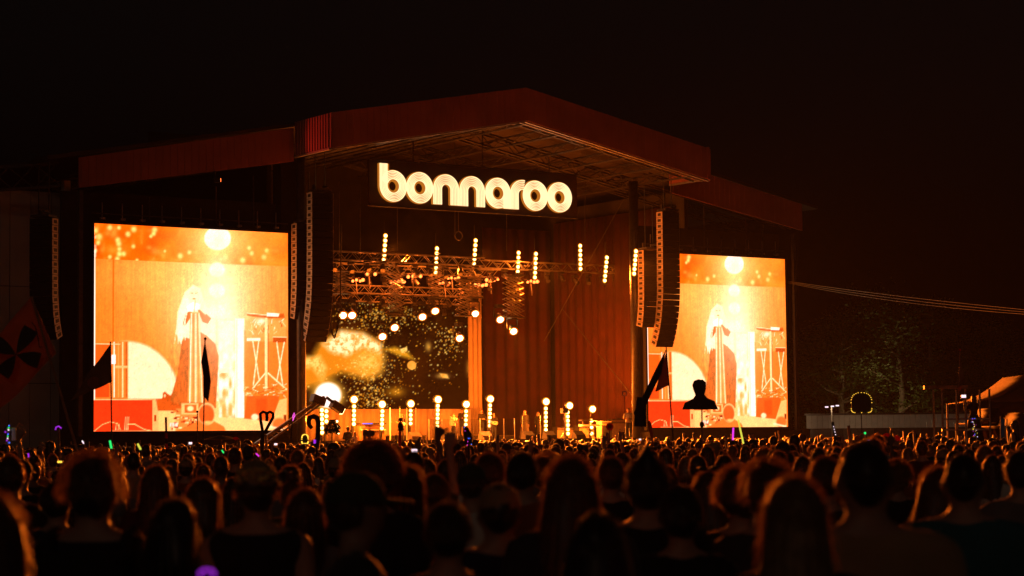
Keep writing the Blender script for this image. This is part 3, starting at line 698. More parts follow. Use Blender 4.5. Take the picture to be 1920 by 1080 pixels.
# moving heads on scissor lifts, aimed into the house
mh = [(643, 591, 6), (660, 591, 7), (717, 631, 6), (740, 614, 7), (792, 594, 8), (816, 583, 9), (862, 634, 7), (891, 588, 8), (938, 599, 7), (963, 621, 6)]
mlab = ['moving light farthest left, beside the cable loop', 'small round moving light next to the leftmost one', 'moving light hanging low over the golden blob', 'moving light just above the low left one', 'moving light over the dark middle of the LED wall, left of a pair', 'moving light over the dark middle of the LED wall, right of a pair', 'low moving light at the right end of the LED wall', 'moving light in front of the narrow lit drape', 'moving light right of the drape, left of a pair', 'moving light farthest right and lowest right of the drape']
for i, (px, py, t) in enumerate(mh):
    p = at(px, py, t); o = thing('moving_light', mlab[i], 'stage light', (p.x, p.y, p.z - .3), 'moving lights hung over the stage')
    aim = Vector((-.28, -.85, -.60)).normalized()
    MB().cyl(p - aim * .5, p - aim * .02, .17, .28, 18).part('lamp_head', 'plastic', o, smooth=False)
    MB().sph(p - aim * .48, .19, 12, 8).part('lamp_back', 'plastic', o, smooth=True)
    MB().cyl(p - aim * .02, p + aim * .05, .215, .2, 20).part('lens', 'lens', o)
    MB().cyl(p - aim * .04, p + aim * .02, .26, .30, 20).part('halo_ring', 'halo_ring_red', o)  # red-amber halo of the lens, put in as a glowing ring
    b = MB(); sd = aim.cross(Vector((0, 0, 1))).normalized()
    for sg in (-1, 1): b.beam(p - aim * .3 + sd * sg * .34, p - aim * .3 + sd * sg * .34 + Vector((0, 0, .6)), .06)
    b.beam(p - aim * .3 - sd * .36 + Vector((0, 0, .6)), p - aim * .3 + sd * .36 + Vector((0, 0, .6)), .07); b.box(p - aim * .3 + Vector((0, 0, .72)), (.42, .42, .2)); b.part('yoke', 'plastic', o)
    lamp(o, p + aim * .2, p + aim * 20, 36000, (1, .22, .02), 56, blend=.7)
pg = [(640, 523, 548, 7), (738, 505, 586, 7), (818, 515, 556, 9), (869, 540, 590, 7), (890, 515, 556, 8), (958, 534, 592, 6), (745, 530, 590, 7.5), (968, 532, 594, 6.6)]
for i, (px, y0, y1, t) in enumerate(pg):
    top = at(px, y0 - 14, t); bot = at(px, y1, t); n = 7; dz = (top.z - bot.z) / n; hw = .46
    o = thing('scissor_lift', ['small scissor lift at the far left over the LED wall', 'long scissor lift above the low left moving lights', 'folded scissor lift under the second lamp strip', 'scissor lift above the low light at the end of the LED wall', 'folded scissor lift under the third lamp strip', 'long scissor lift above the rightmost moving light', 'scissor lift just behind the long left one', 'scissor lift just behind the long right one'][i], 'scissor lift', (bot.x, t, bot.z), 'scissor lifts carrying lights')
    for tt in (-.22, .22):
        for k in range(n):
            z0 = bot.z + k * dz
            for sg in (-1, 1):
                MB().beam((bot.x - sg * hw, t + tt + .03 * sg, z0), (bot.x + sg * hw, t + tt + .03 * sg, z0 + dz), .05, .035).part('scissor_arm', 'steel', o)
    MB().box((bot.x, t, bot.z - .06), (1.05, .6, .08)).part('base_plate', 'dsteel', o); MB().box((top.x, t, top.z + .06), (1.05, .6, .08)).part('top_plate', 'dsteel', o)
# lighting trusses with dark fixtures
for i, (x0, x1, y, t) in enumerate(((612, 905, 478, 5), (616, 930, 500, 10), (610, 880, 540, 13), (905, 1240, 495, 9), (620, 900, 556, 14))):
    a_ = at(x0, y, t); c_ = at(x1, y, t); c_ = Vector((c_.x, c_.y, a_.z))
    o = thing('lighting_truss', ['front lighting truss over the left half of the stage', 'second lighting truss behind the left lamp strips', 'low rear lighting truss over the LED wall', 'lighting truss behind the right lamp strips', 'rearmost lighting truss just above the LED wall'][i], 'truss', (a_.x, t, a_.z), 'lighting trusses')
    truss('truss_frame', a_, c_, .5, .5, .03, .5, o, 'steel'); nfx = int((c_.x - a_.x) / 1.1)
    for k in range(nfx):
        x = a_.x + (k + .5) * (c_.x - a_.x) / nfx; b = MB(); dz = random.uniform(.45, .75); b.box((x, t, a_.z - dz + .2), (.34, .3, .16)); b.cyl((x, t, a_.z - dz), (x + random.uniform(-.2, .2), t - .25, a_.z - dz - .35), .13, .16, 10); b.beam((x - .2, t, a_.z - dz + .2), (x - .2, t, a_.z - dz - .2), .04); b.part('fixture', 'dsteel', o)
        if k % 2 == 0: MB().box((x + .5, t - .2, a_.z + random.uniform(-.1, .4)), (random.uniform(.3, .8), .1, .07)).part('cable_tray', 'steel', o)
# small red lamp bars
bars = [(670, 525, [(661, 527), (668, 525), (675, 527), (680, 525)], 9), (694, 514, [(688, 514), (703, 514)], 9), (744, 528, [(733, 529), (739, 528), (746, 529), (753, 528), (757, 528)], 8), (776, 518, [(765, 519), (774, 518), (788, 518)], 10), (836, 531, [(824, 532), (830, 531), (838, 531), (842, 531)], 10), (850, 521, [(840, 522), (846, 521), (853, 523), (859, 521)], 9),
        (898, 534, [(891, 534), (897, 534), (904, 535), (911, 534)], 9), (922, 525, [(912, 525), (921, 524), (926, 526), (933, 524)], 10), (998, 528, [(989, 529), (995, 527), (1001, 529), (1007, 528)], 9)]
for i, (bx_, by_, ls, t) in enumerate(bars):
    P = [at(*q, t) for q in ls]; c = at(bx_, by_, t)
    o = thing('lamp_bar', ['bar of four small red lamps at the far left of the rig', 'pair of larger red lamps at the left of the rig', 'bar of five small red lamps over the long left scissor lift', 'bar of three red lamps right of the first long lift', 'lower bar of red lamps under the second strip', 'upper bar of four red lamps at the middle of the rig', 'bar of four red lamps below the third lamp strip', 'upper bar of red lamps right of the third strip', 'bar of four red lamps below the close pair of strips'][i], 'stage light', (c.x, t, c.z), 'bars of small red lamps')
    MB().beam((P[0].x - .2, t + .2, c.z + .12), (P[-1].x + .2, t + .2, c.z + .12), .08).part('bar', 'dsteel', o)
    MB().beam((c.x, t + .2, c.z + .1), (c.x + .1, t + .2, c.z - .9), .06).part('drop_arm', 'steel', o)
    glow_point(o, (c.x, t - .5, c.z - .2), 110, (1, .14, .015))
    for p in P:
        rr = random.uniform(.075, .12); MB().cyl(p + Vector((0, .25, .1)), p, rr * .8, rr * 1.2, 10).part('lamp_can', 'plastic', o); MB().sph(p + Vector((0, -.03, 0)), rr, 10, 7).part('bulb', 'redlamp', o, smooth=True)
b = MB(); p = at(860, 442, 6); b.loft([p + Vector((.28 * math.cos(i / 12 * 6.283), 0, .28 * math.sin(i / 12 * 6.283))) for i in range(12)], .04, 6, closed=True); b.cyl(p + Vector((0, 0, .28)), p + Vector((0, 0, 3)), .02, n=5); b.single('cable_coil', 'dsteel', 'small coil of cable hanging above the middle strips', 'cable')

# ------------------------------------------------------------------ people
def capsule(mb, a, b, r0, r1, n=12):
    a = Vector(a); b = Vector(b); d = (b - a)
    if d.length < 1e-5: d = Vector((0, 0, 1e-3))
    e = d.normalized(); P = []; Q = []
    for i in range(1, 5): th = math.pi / 2 * (1 - i / 4); P.append(a - e * r0 * math.sin(th)); Q.append(r0 * math.cos(th))
    for i in range(0, 4): th = math.pi / 2 * i / 4; P.append(b + e * r1 * math.sin(th)); Q.append(r1 * math.cos(th))
    P.append(b + e * r1); Q.append(r1 * .02); P.insert(0, a - e * r0); Q.insert(0, r0 * .02)
    mb.loft(P, Q, n)
def remesh(mb, voxel, smooth=4):
    me = bpy.data.meshes.new('tmp'); me.from_pydata(mb.v, [], mb.f); bm = bmesh.new(); bm.from_mesh(me); bmesh.ops.recalc_face_normals(bm, faces=bm.faces); bm.to_mesh(me); bm.free()
    o = bpy.data.objects.new('tmp', me); COL.objects.link(o)
    r = o.modifiers.new('r', 'REMESH'); r.mode = 'VOXEL'; r.voxel_size = voxel; r.use_smooth_shade = True
    s = o.modifiers.new('s', 'SMOOTH'); s.factor = .5; s.iterations = smooth
    dg = bpy.context.evaluated_depsgraph_get(); out = bpy.data.meshes.new_from_object(o.evaluated_get(dg)); bpy.data.objects.remove(o); bpy.data.meshes.remove(me)
    out.polygons.foreach_set('use_smooth', [True] * len(out.polygons)); return out
def arms(pose):                      # (shoulder, elbow, wrist, finger direction) for left and right, standing figure facing +Y
    dn = lambda sg: ((sg * .185, 0, 1.40), (sg * .235, -.04, 1.12), (sg * .24, .07, .88), (0, .15, -1))
    up = lambda sg: ((sg * .185, 0, 1.41), (sg * .27, .10, 1.60), (sg * .22, .13, 1.86), (sg * .08, .05, 1))
    ph = lambda sg: ((sg * .185, 0, 1.40), (sg * .26, .16, 1.22), (sg * .12, .34, 1.44), (-sg * .3, .15, 1))
    st = lambda sg: ((sg * .185, 0, 1.40), (sg * .25, .02, 1.13), (sg * .03, .26, 1.12), (-sg * 1, .3, .1))
    mic = lambda sg: ((sg * .185, 0, 1.40), (sg * .26, .10, 1.18), (sg * .05, .24, 1.40), (-sg * .3, .1, 1))
    return {'down': (dn(-1), dn(1)), 'up': (dn(-1), up(1)), 'both': (up(-1), up(1)), 'phone': (ph(-1), ph(1)), 'guitar': (st(-1), ((.185, 0, 1.40), (.33, .05, 1.16), (.46, .26, 1.22), (.3, .1, 1))), 'mic': (mic(-1), dn(1)), 'hips': (st(-1), st(1))}[pose]
def hand(mb, wr, d, sg, spread=.0):
    wr = Vector(wr); d = Vector(d).normalized(); sd = d.cross(Vector((0, 1, 0)));
    if sd.length < .1: sd = d.cross(Vector((1, 0, 0)))
    sd.normalize(); nrm = sd.cross(d)
    for k in (-1, 0, 1): capsule(mb, wr + d * .02 + sd * k * .018, wr + d * .085 + sd * k * .024, .017, .016, 8)
    for k, L in zip((-1.5, -.5, .5, 1.5), (.062, .078, .083, .07)):
        a = wr + d * .09 + sd * k * .019; m = a + d * L * .55 + sd * k * spread * .4 + nrm * .006; e = m + d * L * .45 + sd * k * spread * .3 + nrm * .016
        capsule(mb, a, m, .0095, .009, 7); capsule(mb, m, e, .009, .0075, 7)
    a = wr + d * .035 - sd * sg * .03; m = a - sd * sg * .035 + d * .03; capsule(mb, a, m, .012, .011, 7); capsule(mb, m, m + d * .032 - sd * sg * .008, .011, .009, 7)
def body_mesh(pose, female=False, voxel=.022, spread=.0):
    b = MB(); w_ = .93 if female else 1.0
    b.sph((0, -.004, 1.635), (.074, .094, .108), 16, 10); b.sph((0, .028, 1.57), (.055, .062, .068), 12, 8); b.sph((0, .098, 1.612), (.013, .02, .024), 8, 6); b.sph((0, .078, 1.66), (.055, .02, .012), 8, 6); b.sph((0, .085, 1.572), (.024, .012, .010), 8, 6)
    for sg in (-1, 1): b.sph((sg * .077, -.004, 1.615), (.011, .022, .031), 8, 6)
    capsule(b, (0, -.015, 1.42), (0, -.004, 1.56), .058 * w_, .053 * w_)
    b.sph((0, 0, 1.29), (.165 * w_, .112, .17), 16, 10); capsule(b, (-.135 * w_, -.005, 1.395), (.135 * w_, -.005, 1.395), .068, .068)
    for sg in (-1, 1): capsule(b, (sg * .03, -.02, 1.465), (sg * .15 * w_, -.01, 1.42), .048, .05)
    b.sph((0, 0, 1.09), (.135 * w_, .095, .17), 14, 8); b.sph((0, -.01, .94), (.165, .115, .125), 14, 8)
    for sg, (S, E_, W_, D_) in zip((-1, 1), arms(pose)):
        S, E_, W_ = [Vector((q[0] * w_, q[1], q[2])) for q in (S, E_, W_)]
        capsule(b, S, E_, .052, .04); capsule(b, E_, W_, .041, .027); hand(b, W_, D_, sg, spread)
        capsule(b, (sg * .085, 0, .90), (sg * .1, .012, .49), .088, .058); capsule(b, (sg * .1, .01, .49), (sg * .11, -.012, .09), .058, .038); b.sph((sg * .115, .055, .04), (.045, .125, .04), 10, 6)
    return remesh(b, voxel, 3)
def shirt_mesh(pose, female=False, kind='tee', voxel=.024):
    b = MB(); w_ = .93 if female else 1.0; g_ = .02
    b.sph((0, -.003, 1.29), (.165 * w_ + g_, .112 + g_, .17 + g_), 16, 10)
    capsule(b, (-.13 * w_, -.005, 1.395), (.13 * w_, -.005, 1.395), .068 + g_ * .8, .068 + g_ * .8)
    if kind != 'tank':
        for sg in (-1, 1): capsule(b, (sg * .04, -.02, 1.45), (sg * .15 * w_, -.01, 1.42), .05, .062)
    b.sph((0, 0, 1.09), (.142 * w_ + g_, .102 + g_, .18), 14, 8); b.sph((0, -.008, .96), (.165 + g_, .115 + g_, .12), 14, 8)
    for sg, (S, E_, W_, D_) in zip((-1, 1), arms(pose)):
        S, E_, W_ = [Vector((q[0] * w_, q[1], q[2])) for q in (S, E_, W_)]
        if kind == 'tee': capsule(b, S, S.lerp(E_, .62), .066, .064)
        elif kind == 'long': capsule(b, S, E_, .068, .054); capsule(b, E_, E_.lerp(W_, .85), .054, .042)
    return remesh(b, voxel, 4)
def trousers_mesh(voxel=.026):
    b = MB(); b.sph((0, -.01, .93), (.178, .128, .12), 14, 8)
    for sg in (-1, 1): capsule(b, (sg * .085, 0, .90), (sg * .1, .012, .49), .1, .074); capsule(b, (sg * .1, .01, .49), (sg * .11, -.01, .1), .074, .06)
    return remesh(b, voxel, 3)
def skirt_mesh():
    b = MB(); P = [(0, 0, 1.05), (0, 0, .9), (0, 0, .5), (0, 0, .1)]; b.loft(P, [.15, .2, .27, .36], 18); return b.mesh('skirt', 'matte', smooth=True)
def shoe_mesh():
    b = MB()
    for sg in (-1, 1): b.sph((sg * .115, .055, .045), (.055, .14, .052), 10, 6)
    return b.mesh('shoes', 'shoe', smooth=True)
def hair_mesh(kind, col, seed, strands=260, sw=.0022):
    r = random.Random(seed); b = MB()
    def nz(p, a, f): return p * (1 + a * noise.noise(p * f + Vector((seed * 3.1, 0, 0))))
    C = Vector((0, -.014, 1.645)); rad = Vector((.084, .102, .112)); lump = .05
    if kind == 'curly': rad = Vector((.098, .112, .118)); C = Vector((0, -.02, 1.655)); lump = .2
    if kind == 'afro': rad = Vector((.112, .118, .125)); C = Vector((0, -.02, 1.66)); lump = .14
    if kind == 'buzz': rad = Vector((.078, .097, .109)); lump = .02
    if kind == 'mohawk': rad = Vector((.088, .105, .12)); lump = .06
    def shell(p):
        p = nz(p, lump, 22 if lump > .1 else 14)
        if p.y > .045 and p.z < .045 and kind not in ('afro',): p.y = .03; p.x *= .8
        if kind == 'mohawk' and p.z > .05: p.z += .06 * max(0, 1 - abs(p.x) / .05)
        return p
    b.sph(C, rad, 22, 16, fn=shell)
    back = []
    if kind in ('long', 'wavy', 'bob', 'hood'):
        zl = {'long': 1.20, 'wavy': 1.27, 'bob': 1.47, 'hood': 1.4}[kind]; wl = {'long': .12, 'wavy': .15, 'bob': .115, 'hood': .14}[kind]
        rings = 9; n = 22; V = []
        for i in range(rings):
            f = i / (rings - 1); z = 1.68 + (zl - 1.68) * f; ax = .088 + (wl - .088) * min(1, f * 1.5) * (1 + (.1 if kind == 'wavy' else 0) * math.sin(f * 9)); ay = .092 - .035 * f
            ay *= 1 if f < .95 else .8
            cy = -.02 - .055 * f
            for j in range(n):
                a = 2 * math.pi * j / n; p = Vector((ax * math.cos(a), cy + ay * math.sin(a), z - (.05 * r.random() if i == rings - 1 else 0)))
                if p.y > .02 and kind != 'hood': p.y = .02
                q = 1 + (.10 if kind == 'wavy' else .05) * noise.noise(Vector((p.x * 25, p.y * 25, p.z * (7 if kind == 'wavy' else 2.5))) + Vector((seed, 0, 0))); V.append(Vector((p.x * q, p.y * q, p.z)))
        F = [(i * n + j, i * n + (j + 1) % n, (i + 1) * n + (j + 1) % n, (i + 1) * n + j) for i in range(rings - 1) for j in range(n)] + [tuple(range((rings - 1) * n, rings * n))]
        b.add(V, F); back = V
    if kind == 'bun': b.sph((0, -.06, 1.79), (.05, .05, .045), 12, 8, fn=lambda p: nz(p, .2, 30))
    if kind == 'pony': b.loft([(0, -.1, 1.70), (0, -.15, 1.68), (0, -.155, 1.58), (0, -.13, 1.44)], [.025, .035, .04, .012], 10)
    if kind == 'cap':
        b.cur = 2; b.sph((0, -.006, 1.66), (.09, .11, .10), 18, 12, fn=lambda p: p if p.z > -.012 else Vector((p.x, p.y, -.012))); 
        V = []
        for i in range(9):
            a = math.pi * i / 8; V += [Vector((.078 * math.cos(a), .06 + .05 * math.sin(a), 1.665)), Vector((.085 * math.cos(a), .08 + .12 * math.sin(a), 1.652))]
        V += [v - Vector((0, 0, .008)) for v in V]; F = []
        for i in range(8): F += [(2 * i, 2 * i + 1, 2 * i + 3, 2 * i + 2), (18 + 2 * i, 18 + 2 * i + 2, 18 + 2 * i + 3, 18 + 2 * i + 1), (2 * i + 1, 18 + 2 * i + 1, 18 + 2 * i + 3, 2 * i + 3)]
        b.add(V, F); b.cur = 0
    # loose strands that catch the light
    b.cur = 1
    for i in range(strands):
        if back and r.random() < .55:
            v = r.choice(back); nrm = Vector((v.x, v.y + .05, 0)).normalized(); p = Vector(v); d = (nrm * r.uniform(.1, .4) + Vector((0, 0, -1))).normalized(); L = r.uniform(.04, .12)
        else:
            a = r.uniform(0, 2 * math.pi); z = r.uniform(-.2, 1); q = math.sqrt(max(0, 1 - z * z)); nrm = Vector((q * math.cos(a), q * math.sin(a), z))
            if nrm.y > .5 and nrm.z < .3: continue
            p = C + Vector((nrm.x * rad.x, nrm.y * rad.y, nrm.z * rad.z)) * (1 + (lump * .5))
            t = Vector((r.gauss(0, 1), r.gauss(0, 1), -.6)); t = (t - nrm * t.dot(nrm)).normalized()
            out = {'afro': 1.2, 'curly': .8, 'wavy': .5, 'buzz': 1.2}.get(kind, .4); d = (nrm * r.uniform(.3, 1) * out * 1.5 + t).normalized(); L = r.uniform(.02, .05) * (1.1 if kind in ('afro', 'curly', 'wavy') else .8) * (.35 if kind == 'buzz' else 1)
            if kind == 'cap' and nrm.z > -.1: continue
        side_ = d.cross(nrm).normalized() * sw; m = p + d * L * .55 + nrm * L * .12; e = p + d * L + Vector((r.uniform(-.01, .01), r.uniform(-.01, .01), -.012))
        b.add([p - side_, p + side_, m - side_ * .8, m + side_ * .8, e], [(0, 1, 3, 2), (2, 3, 4)])
    me = b.mesh('hair', ['hair ' + col, 'fuzz' if col not in ('black',) else 'hair brown', 'shirt ' + ['tan', 'charcoal', 'olive'][seed % 3]], smooth=True)
    return me
def with_mat(me, m):
    me = me.copy(); me.materials.clear(); me.materials.append(M[m]); return me
SHOES = shoe_mesh(); TROUS = with_mat(trousers_mesh(), 'denim')
BODY = {}; SHRT = {}; HAIR = {}
def get_body(pose, fem, skin, spread=0., voxel=.022):
    k = (pose, fem, skin, voxel, spread)
    if k not in BODY:
        base = (pose, fem, None, voxel, spread)
        if base not in BODY: BODY[base] = body_mesh(pose, fem, voxel, spread)
        BODY[k] = with_mat(BODY[base], skin)
    return BODY[k]
def get_shirt(pose, fem, kind, col):
    k = (pose, fem, kind, col)
    if k not in SHRT:
        base = (pose, fem, kind, None)
        if base not in SHRT: SHRT[base] = shirt_mesh(pose, fem, kind)
        SHRT[k] = with_mat(SHRT[base], 'shirt ' + col)
    return SHRT[k]
def get_hair(kind, col, seed=0, strands=260, sw=.0022):
    k = (kind, col, seed, strands)
    if k not in HAIR: HAIR[k] = hair_mesh(kind, col, seed + len(HAIR), strands, sw)
    return HAIR[k]
def sub(name, me, parent):
    o = bpy.data.objects.new(name, me); COL.objects.link(o); o.parent = parent; ORIGIN[o.name] = (0, 0, 0); return o
def person(loc, rz, hgt, label, pose='down', fem=False, skin='skin', hair=('short', 'brown'), shirt=('tee', 'black'), strands=260, seed=0, group=None, frame='W', wide=1.0, lean=0., skirt=False, spread=0., voxel=.022):
    o = bpy.data.objects.new('person', get_body(pose, fem, skin, spread, voxel)); COL.objects.link(o)
    sc = hgt / 1.757
    o.matrix_world = (SM if frame == 'S' else Matrix.Identity(4)) @ Matrix.Translation(loc) @ Matrix.Rotation(rz, 4, 'Z') @ Matrix.Rotation(lean, 4, 'Y') @ Matrix.Diagonal((sc * wide, sc, sc, 1))
    tag(o, label, 'person', group); ORIGIN[o.name] = (0, 0, 0)
    if hair: 
        h = sub('hair' if hair[0] != 'cap' else 'cap', get_hair(hair[0], hair[1], seed, strands, (.0013 if strands > 600 else .0024)), o)
        h.scale = (1 / wide, 1, 1)
    if shirt: sub('shirt', get_shirt(pose, fem, *shirt), o)
    if skirt: sub('skirt', SKIRT, o)
    else: sub('trousers', TROUS, o)
    sub('shoes', SHOES, o)['kind'] = 'stuff'
    return o
SKIRT = skirt_mesh()

def fg(px, top, d, label, **k):
    p = wpt(px, top, d); extra = {'afro': .04, 'curly': .03, 'bun': .08, 'mohawk': .065}.get(k.get('hair', ('',))[0], .0)
    rz = math.atan2(-p.x, p.y) * 0 + k.pop('rz', random.uniform(-.25, .25)) - R(8)
    hgt = (p.z) * 1.757 / (1.757 + extra)
    return person((p.x, p.y, 0), rz, hgt, label, **k)
FG = []
def F(px, top, d, label, **k):
    k.setdefault('strands', 2200); k.setdefault('seed', len(FG) + 1)
    FG.append((wpt(px, top, d).x, d)); return fg(px, top, d, label, **k)
F(20, 854, 12.5, 'short-haired person in black shirt at the left edge of the crowd', hair=('buzz', 'dark brown'), shirt=('tee', 'black'))
F(-14, 925, 6.2, 'wavy-haired person cut off by the bottom left corner', hair=('wavy', 'brown'), shirt=('tank', 'maroon'), fem=True)
bp = F(176, 850, 8.4, 'curly-haired person wearing a black backpack, bare arms', hair=('curly', 'dark brown'), shirt=('tank', 'black'), wide=1.16)
b = MB(); b.box((0, -.24, 1.20), (.34, .2, .44)); b.box((0, -.355, 1.12), (.26, .06, .22)); pk = b.part('backpack', 'matte', bp, local=True); md = pk.modifiers.new('b', 'BEVEL'); md.width = .05; md.segments = 3
MB().box((.0, -.392, 1.19), (.16, .01, .012)).part('zip', 'steel', pk, local=True)
for sg in (-1, 1): MB().loft([(sg * .13, -.15, 1.36), (sg * .13, -.09, 1.47), (sg * .13, .02, 1.49), (sg * .13, .12, 1.40), (sg * .14, .14, 1.2)], .022, 6).part('strap', 'matte', pk, local=True)
F(293, 873, 13.5, 'woman with long brown hair in the left crowd, hair lit on its right edge', hair=('long', 'auburn'), shirt=('tee', 'maroon'), fem=True)
F(383, 896, 11.5, 'round-headed person with brown bob below the black pole flag', hair=('bob', 'brown'), shirt=('tee', 'charcoal'), fem=True)
hp = F(482, 862, 9.0, 'bare-backed person in a dark hat sewn with gold beads', hair=('cap', 'dark brown'), shirt=('tank', 'black'), seed=4)
b = MB(); rr = random.Random(3)
for i in range(40):
    a_ = rr.uniform(math.pi, 2 * math.pi); z = rr.uniform(.1, .6); q = math.sqrt(1 - z * z); b.sph((.092 * q * math.cos(a_), -.006 + .112 * q * math.sin(a_), 1.66 + .1 * z), .008, 6, 4)
bd = b.part('bead_trim', 'gold', hp, local=True); bd['kind'] = 'stuff'
F(548, 884, 15, 'woman with her hair in a top bun left of the tan cap', hair=('bun', 'auburn'), shirt=('tee', 'olive'), fem=True)
F(572, 917, 9.8, 'long-haired person in grey shirt low at left of centre', hair=('long', 'dark brown'), shirt=('tee', 'grey'), fem=True)
F(668, 884, 7.4, 'person in a tan baseball cap turned right, near left of centre', hair=('cap', 'brown'), shirt=('tee', 'charcoal'), rz=R(-70), seed=0, strands=300)
F(700, 829, 10.2, 'person with a large round afro glowing at its edge', hair=('afro', 'brown'), shirt=('tee', 'black'), strands=5000)
F(762, 873, 10.6, 'woman with very long straight dark hair beside the afro', hair=('long', 'dark brown'), shirt=('tank', 'maroon'), fem=True)
F(815, 890, 13, 'brown-haired person under the raised hand', hair=('short', 'brown'), shirt=('tee', 'rust'))
F(884, 868, 12.5, 'person in a cap behind the raised arm', hair=('cap', 'brown'), shirt=('tee', 'white'), seed=2)
F(918, 850, 13, 'short-haired person in pale shirt near the middle', hair=('short', 'dark brown'), shirt=('tee', 'white'))
F(935, 906, 8.6, 'broad person in a dark cap and dark shirt at bottom centre', hair=('cap', 'black'), shirt=('tee', 'navy'), wide=1.2, seed=1)
F(980, 851, 12.6, 'short-haired person in rust shirt right of the pale shirt', hair=('short', 'black'), shirt=('tee', 'rust'), wide=1.1)
F(1026, 850, 14, 'brown-haired person half hidden behind the big wavy-haired woman', hair=('curly', 'brown'), shirt=('tee', 'olive'))
F(1068, 858, 8.4, 'woman with big wavy hair lit orange on its left', hair=('wavy', 'auburn'), shirt=('tee', 'charcoal'), fem=True, wide=1.1, strands=3500)
F(1145, 858, 14, 'short-haired person with lit ears right of the wavy-haired woman', hair=('short', 'brown'), shirt=('tee', 'black'))
jp = F(1213, 832, 9.2, 'tall person with peaked hair in a dark jersey numbered 22', hair=('mohawk', 'black'), shirt=('tee', 'black'), wide=1.12, rz=R(6))
M['faded'] = mat('faded_print', (.22, .05, .04), .8)
for sg, ch in ((-1, '2'), (1, '2')):
    cu = bpy.data.curves.new('digit', 'FONT'); cu.body = ch; cu.size = .26; cu.extrude = .002; cu.align_x = 'CENTER'
    ob = bpy.data.objects.new('tmp', cu); COL.objects.link(ob); me = bpy.data.meshes.new_from_object(ob.evaluated_get(bpy.context.evaluated_depsgraph_get())); bpy.data.objects.remove(ob)
    me.materials.clear(); me.materials.append(M['faded']); q = sub('digit', me, jp); q.matrix_local = Matrix.Translation((sg * .075, -.152, 1.12)) @ Matrix.Rotation(R(90), 4, 'X')
F(1328, 884, 12.5, 'woman with sunglasses pushed up on her wavy hair', hair=('wavy', 'brown'), shirt=('tee', 'black'), fem=True)
sg_ = COL.objects[-1]
F(1386, 874, 9.8, 'person with brown wavy hair and an earring, right of the sunglasses', hair=('curly', 'brown'), shirt=('tee', 'black'), fem=True)
F(1437, 862, 9.0, 'person with thick curly dark hair behind the long-haired woman', hair=('curly', 'dark brown'), shirt=('tee', 'charcoal'))
F(1487, 893, 6.2, 'woman with long straight fair hair, largest head at lower right', hair=('long', 'fair'), shirt=('tee', 'black'), fem=True, wide=1.05)
F(1548, 858, 11.5, 'short-haired person with lit cheek left of the tan-shirted back', hair=('short', 'dark brown'), shirt=('tee', 'charcoal'))
F(1620, 826, 7.0, 'tall short-haired person in a broad tan shirt at right', hair=('buzz', 'black'), shirt=('tee', 'tan'), wide=1.22)
F(1680, 863, 16, 'person with frizzy short hair and lit rim right of the tan shirt', hair=('curly', 'fair'), shirt=('tee', 'black'), strands=3000)
F(1756, 876, 11, 'person with wavy auburn hair left of the teal shirt', hair=('wavy', 'auburn'), shirt=('tee', 'charcoal'), fem=True)
F(1806, 850, 9.2, 'broad person with short dark hair in a teal shirt', hair=('buzz', 'black'), shirt=('tee', 'teal'), wide=1.2)
F(1912, 848, 12.5, 'person in a grey shirt at the right edge of the crowd', hair=('short', 'black'), shirt=('tee', 'grey'))
F(108, 905, 12, 'dark-haired person behind the left shoulder of the backpack wearer', hair=('short', 'black'), shirt=('tee', 'navy'))
F(330, 935, 8.2, 'shadowed long-haired person low between backpack and beaded hat', hair=('bob', 'black'), shirt=('tee', 'black'), fem=True)
F(1275, 915, 8.6, 'shadowed short-haired person right of the numbered jersey', hair=('short', 'black'), shirt=('tee', 'black'))
F(840, 945, 7.8, 'shadowed dark-haired person low left of the dark cap', hair=('short', 'black'), shirt=('tee', 'black'))
F(1120, 962, 6.6, 'shadowed dark-haired person low below the wavy-haired woman', hair=('bob', 'black'), shirt=('tee', 'black'), fem=True)
# sunglasses on the head of the woman at 1328
for o in list(COL.objects):
    if o.get('label', '').startswith('woman with sunglasses'):
        b = MB()
        for sx in (-1, 1): b.sph((sx * .038, .02, 1.775), (.032, .02, .018), 10, 6)
        b.cyl((-.08, -.02, 1.765), (.08, -.02, 1.765), .006, n=6); b.part('sunglasses', 'plastic', o, smooth=True, local=True)
# raised hand
rp = wpt(838, 797, 13.6)
person((rp.x - .22, 13.6, 0), R(-8), 1.757 * (rp.z) / 2.02, 'person raising one open hand above the middle of the crowd', pose='up', hair=('short', 'dark brown'), shirt=('tee', 'olive'), spread=.035, voxel=.012, strands=500, seed=3); FG.append((rp.x - .22, 13.6))
rp = wpt(706, 800, 24)
person((rp.x - .22, 24, 0), R(30), 1.757 * rp.z / 2.0, 'person raising a bent arm left of the guitarist', pose='up', hair=('cap', 'brown'), shirt=('long', 'charcoal'), strands=200, seed=5); FG.append((rp.x - .22, 24))

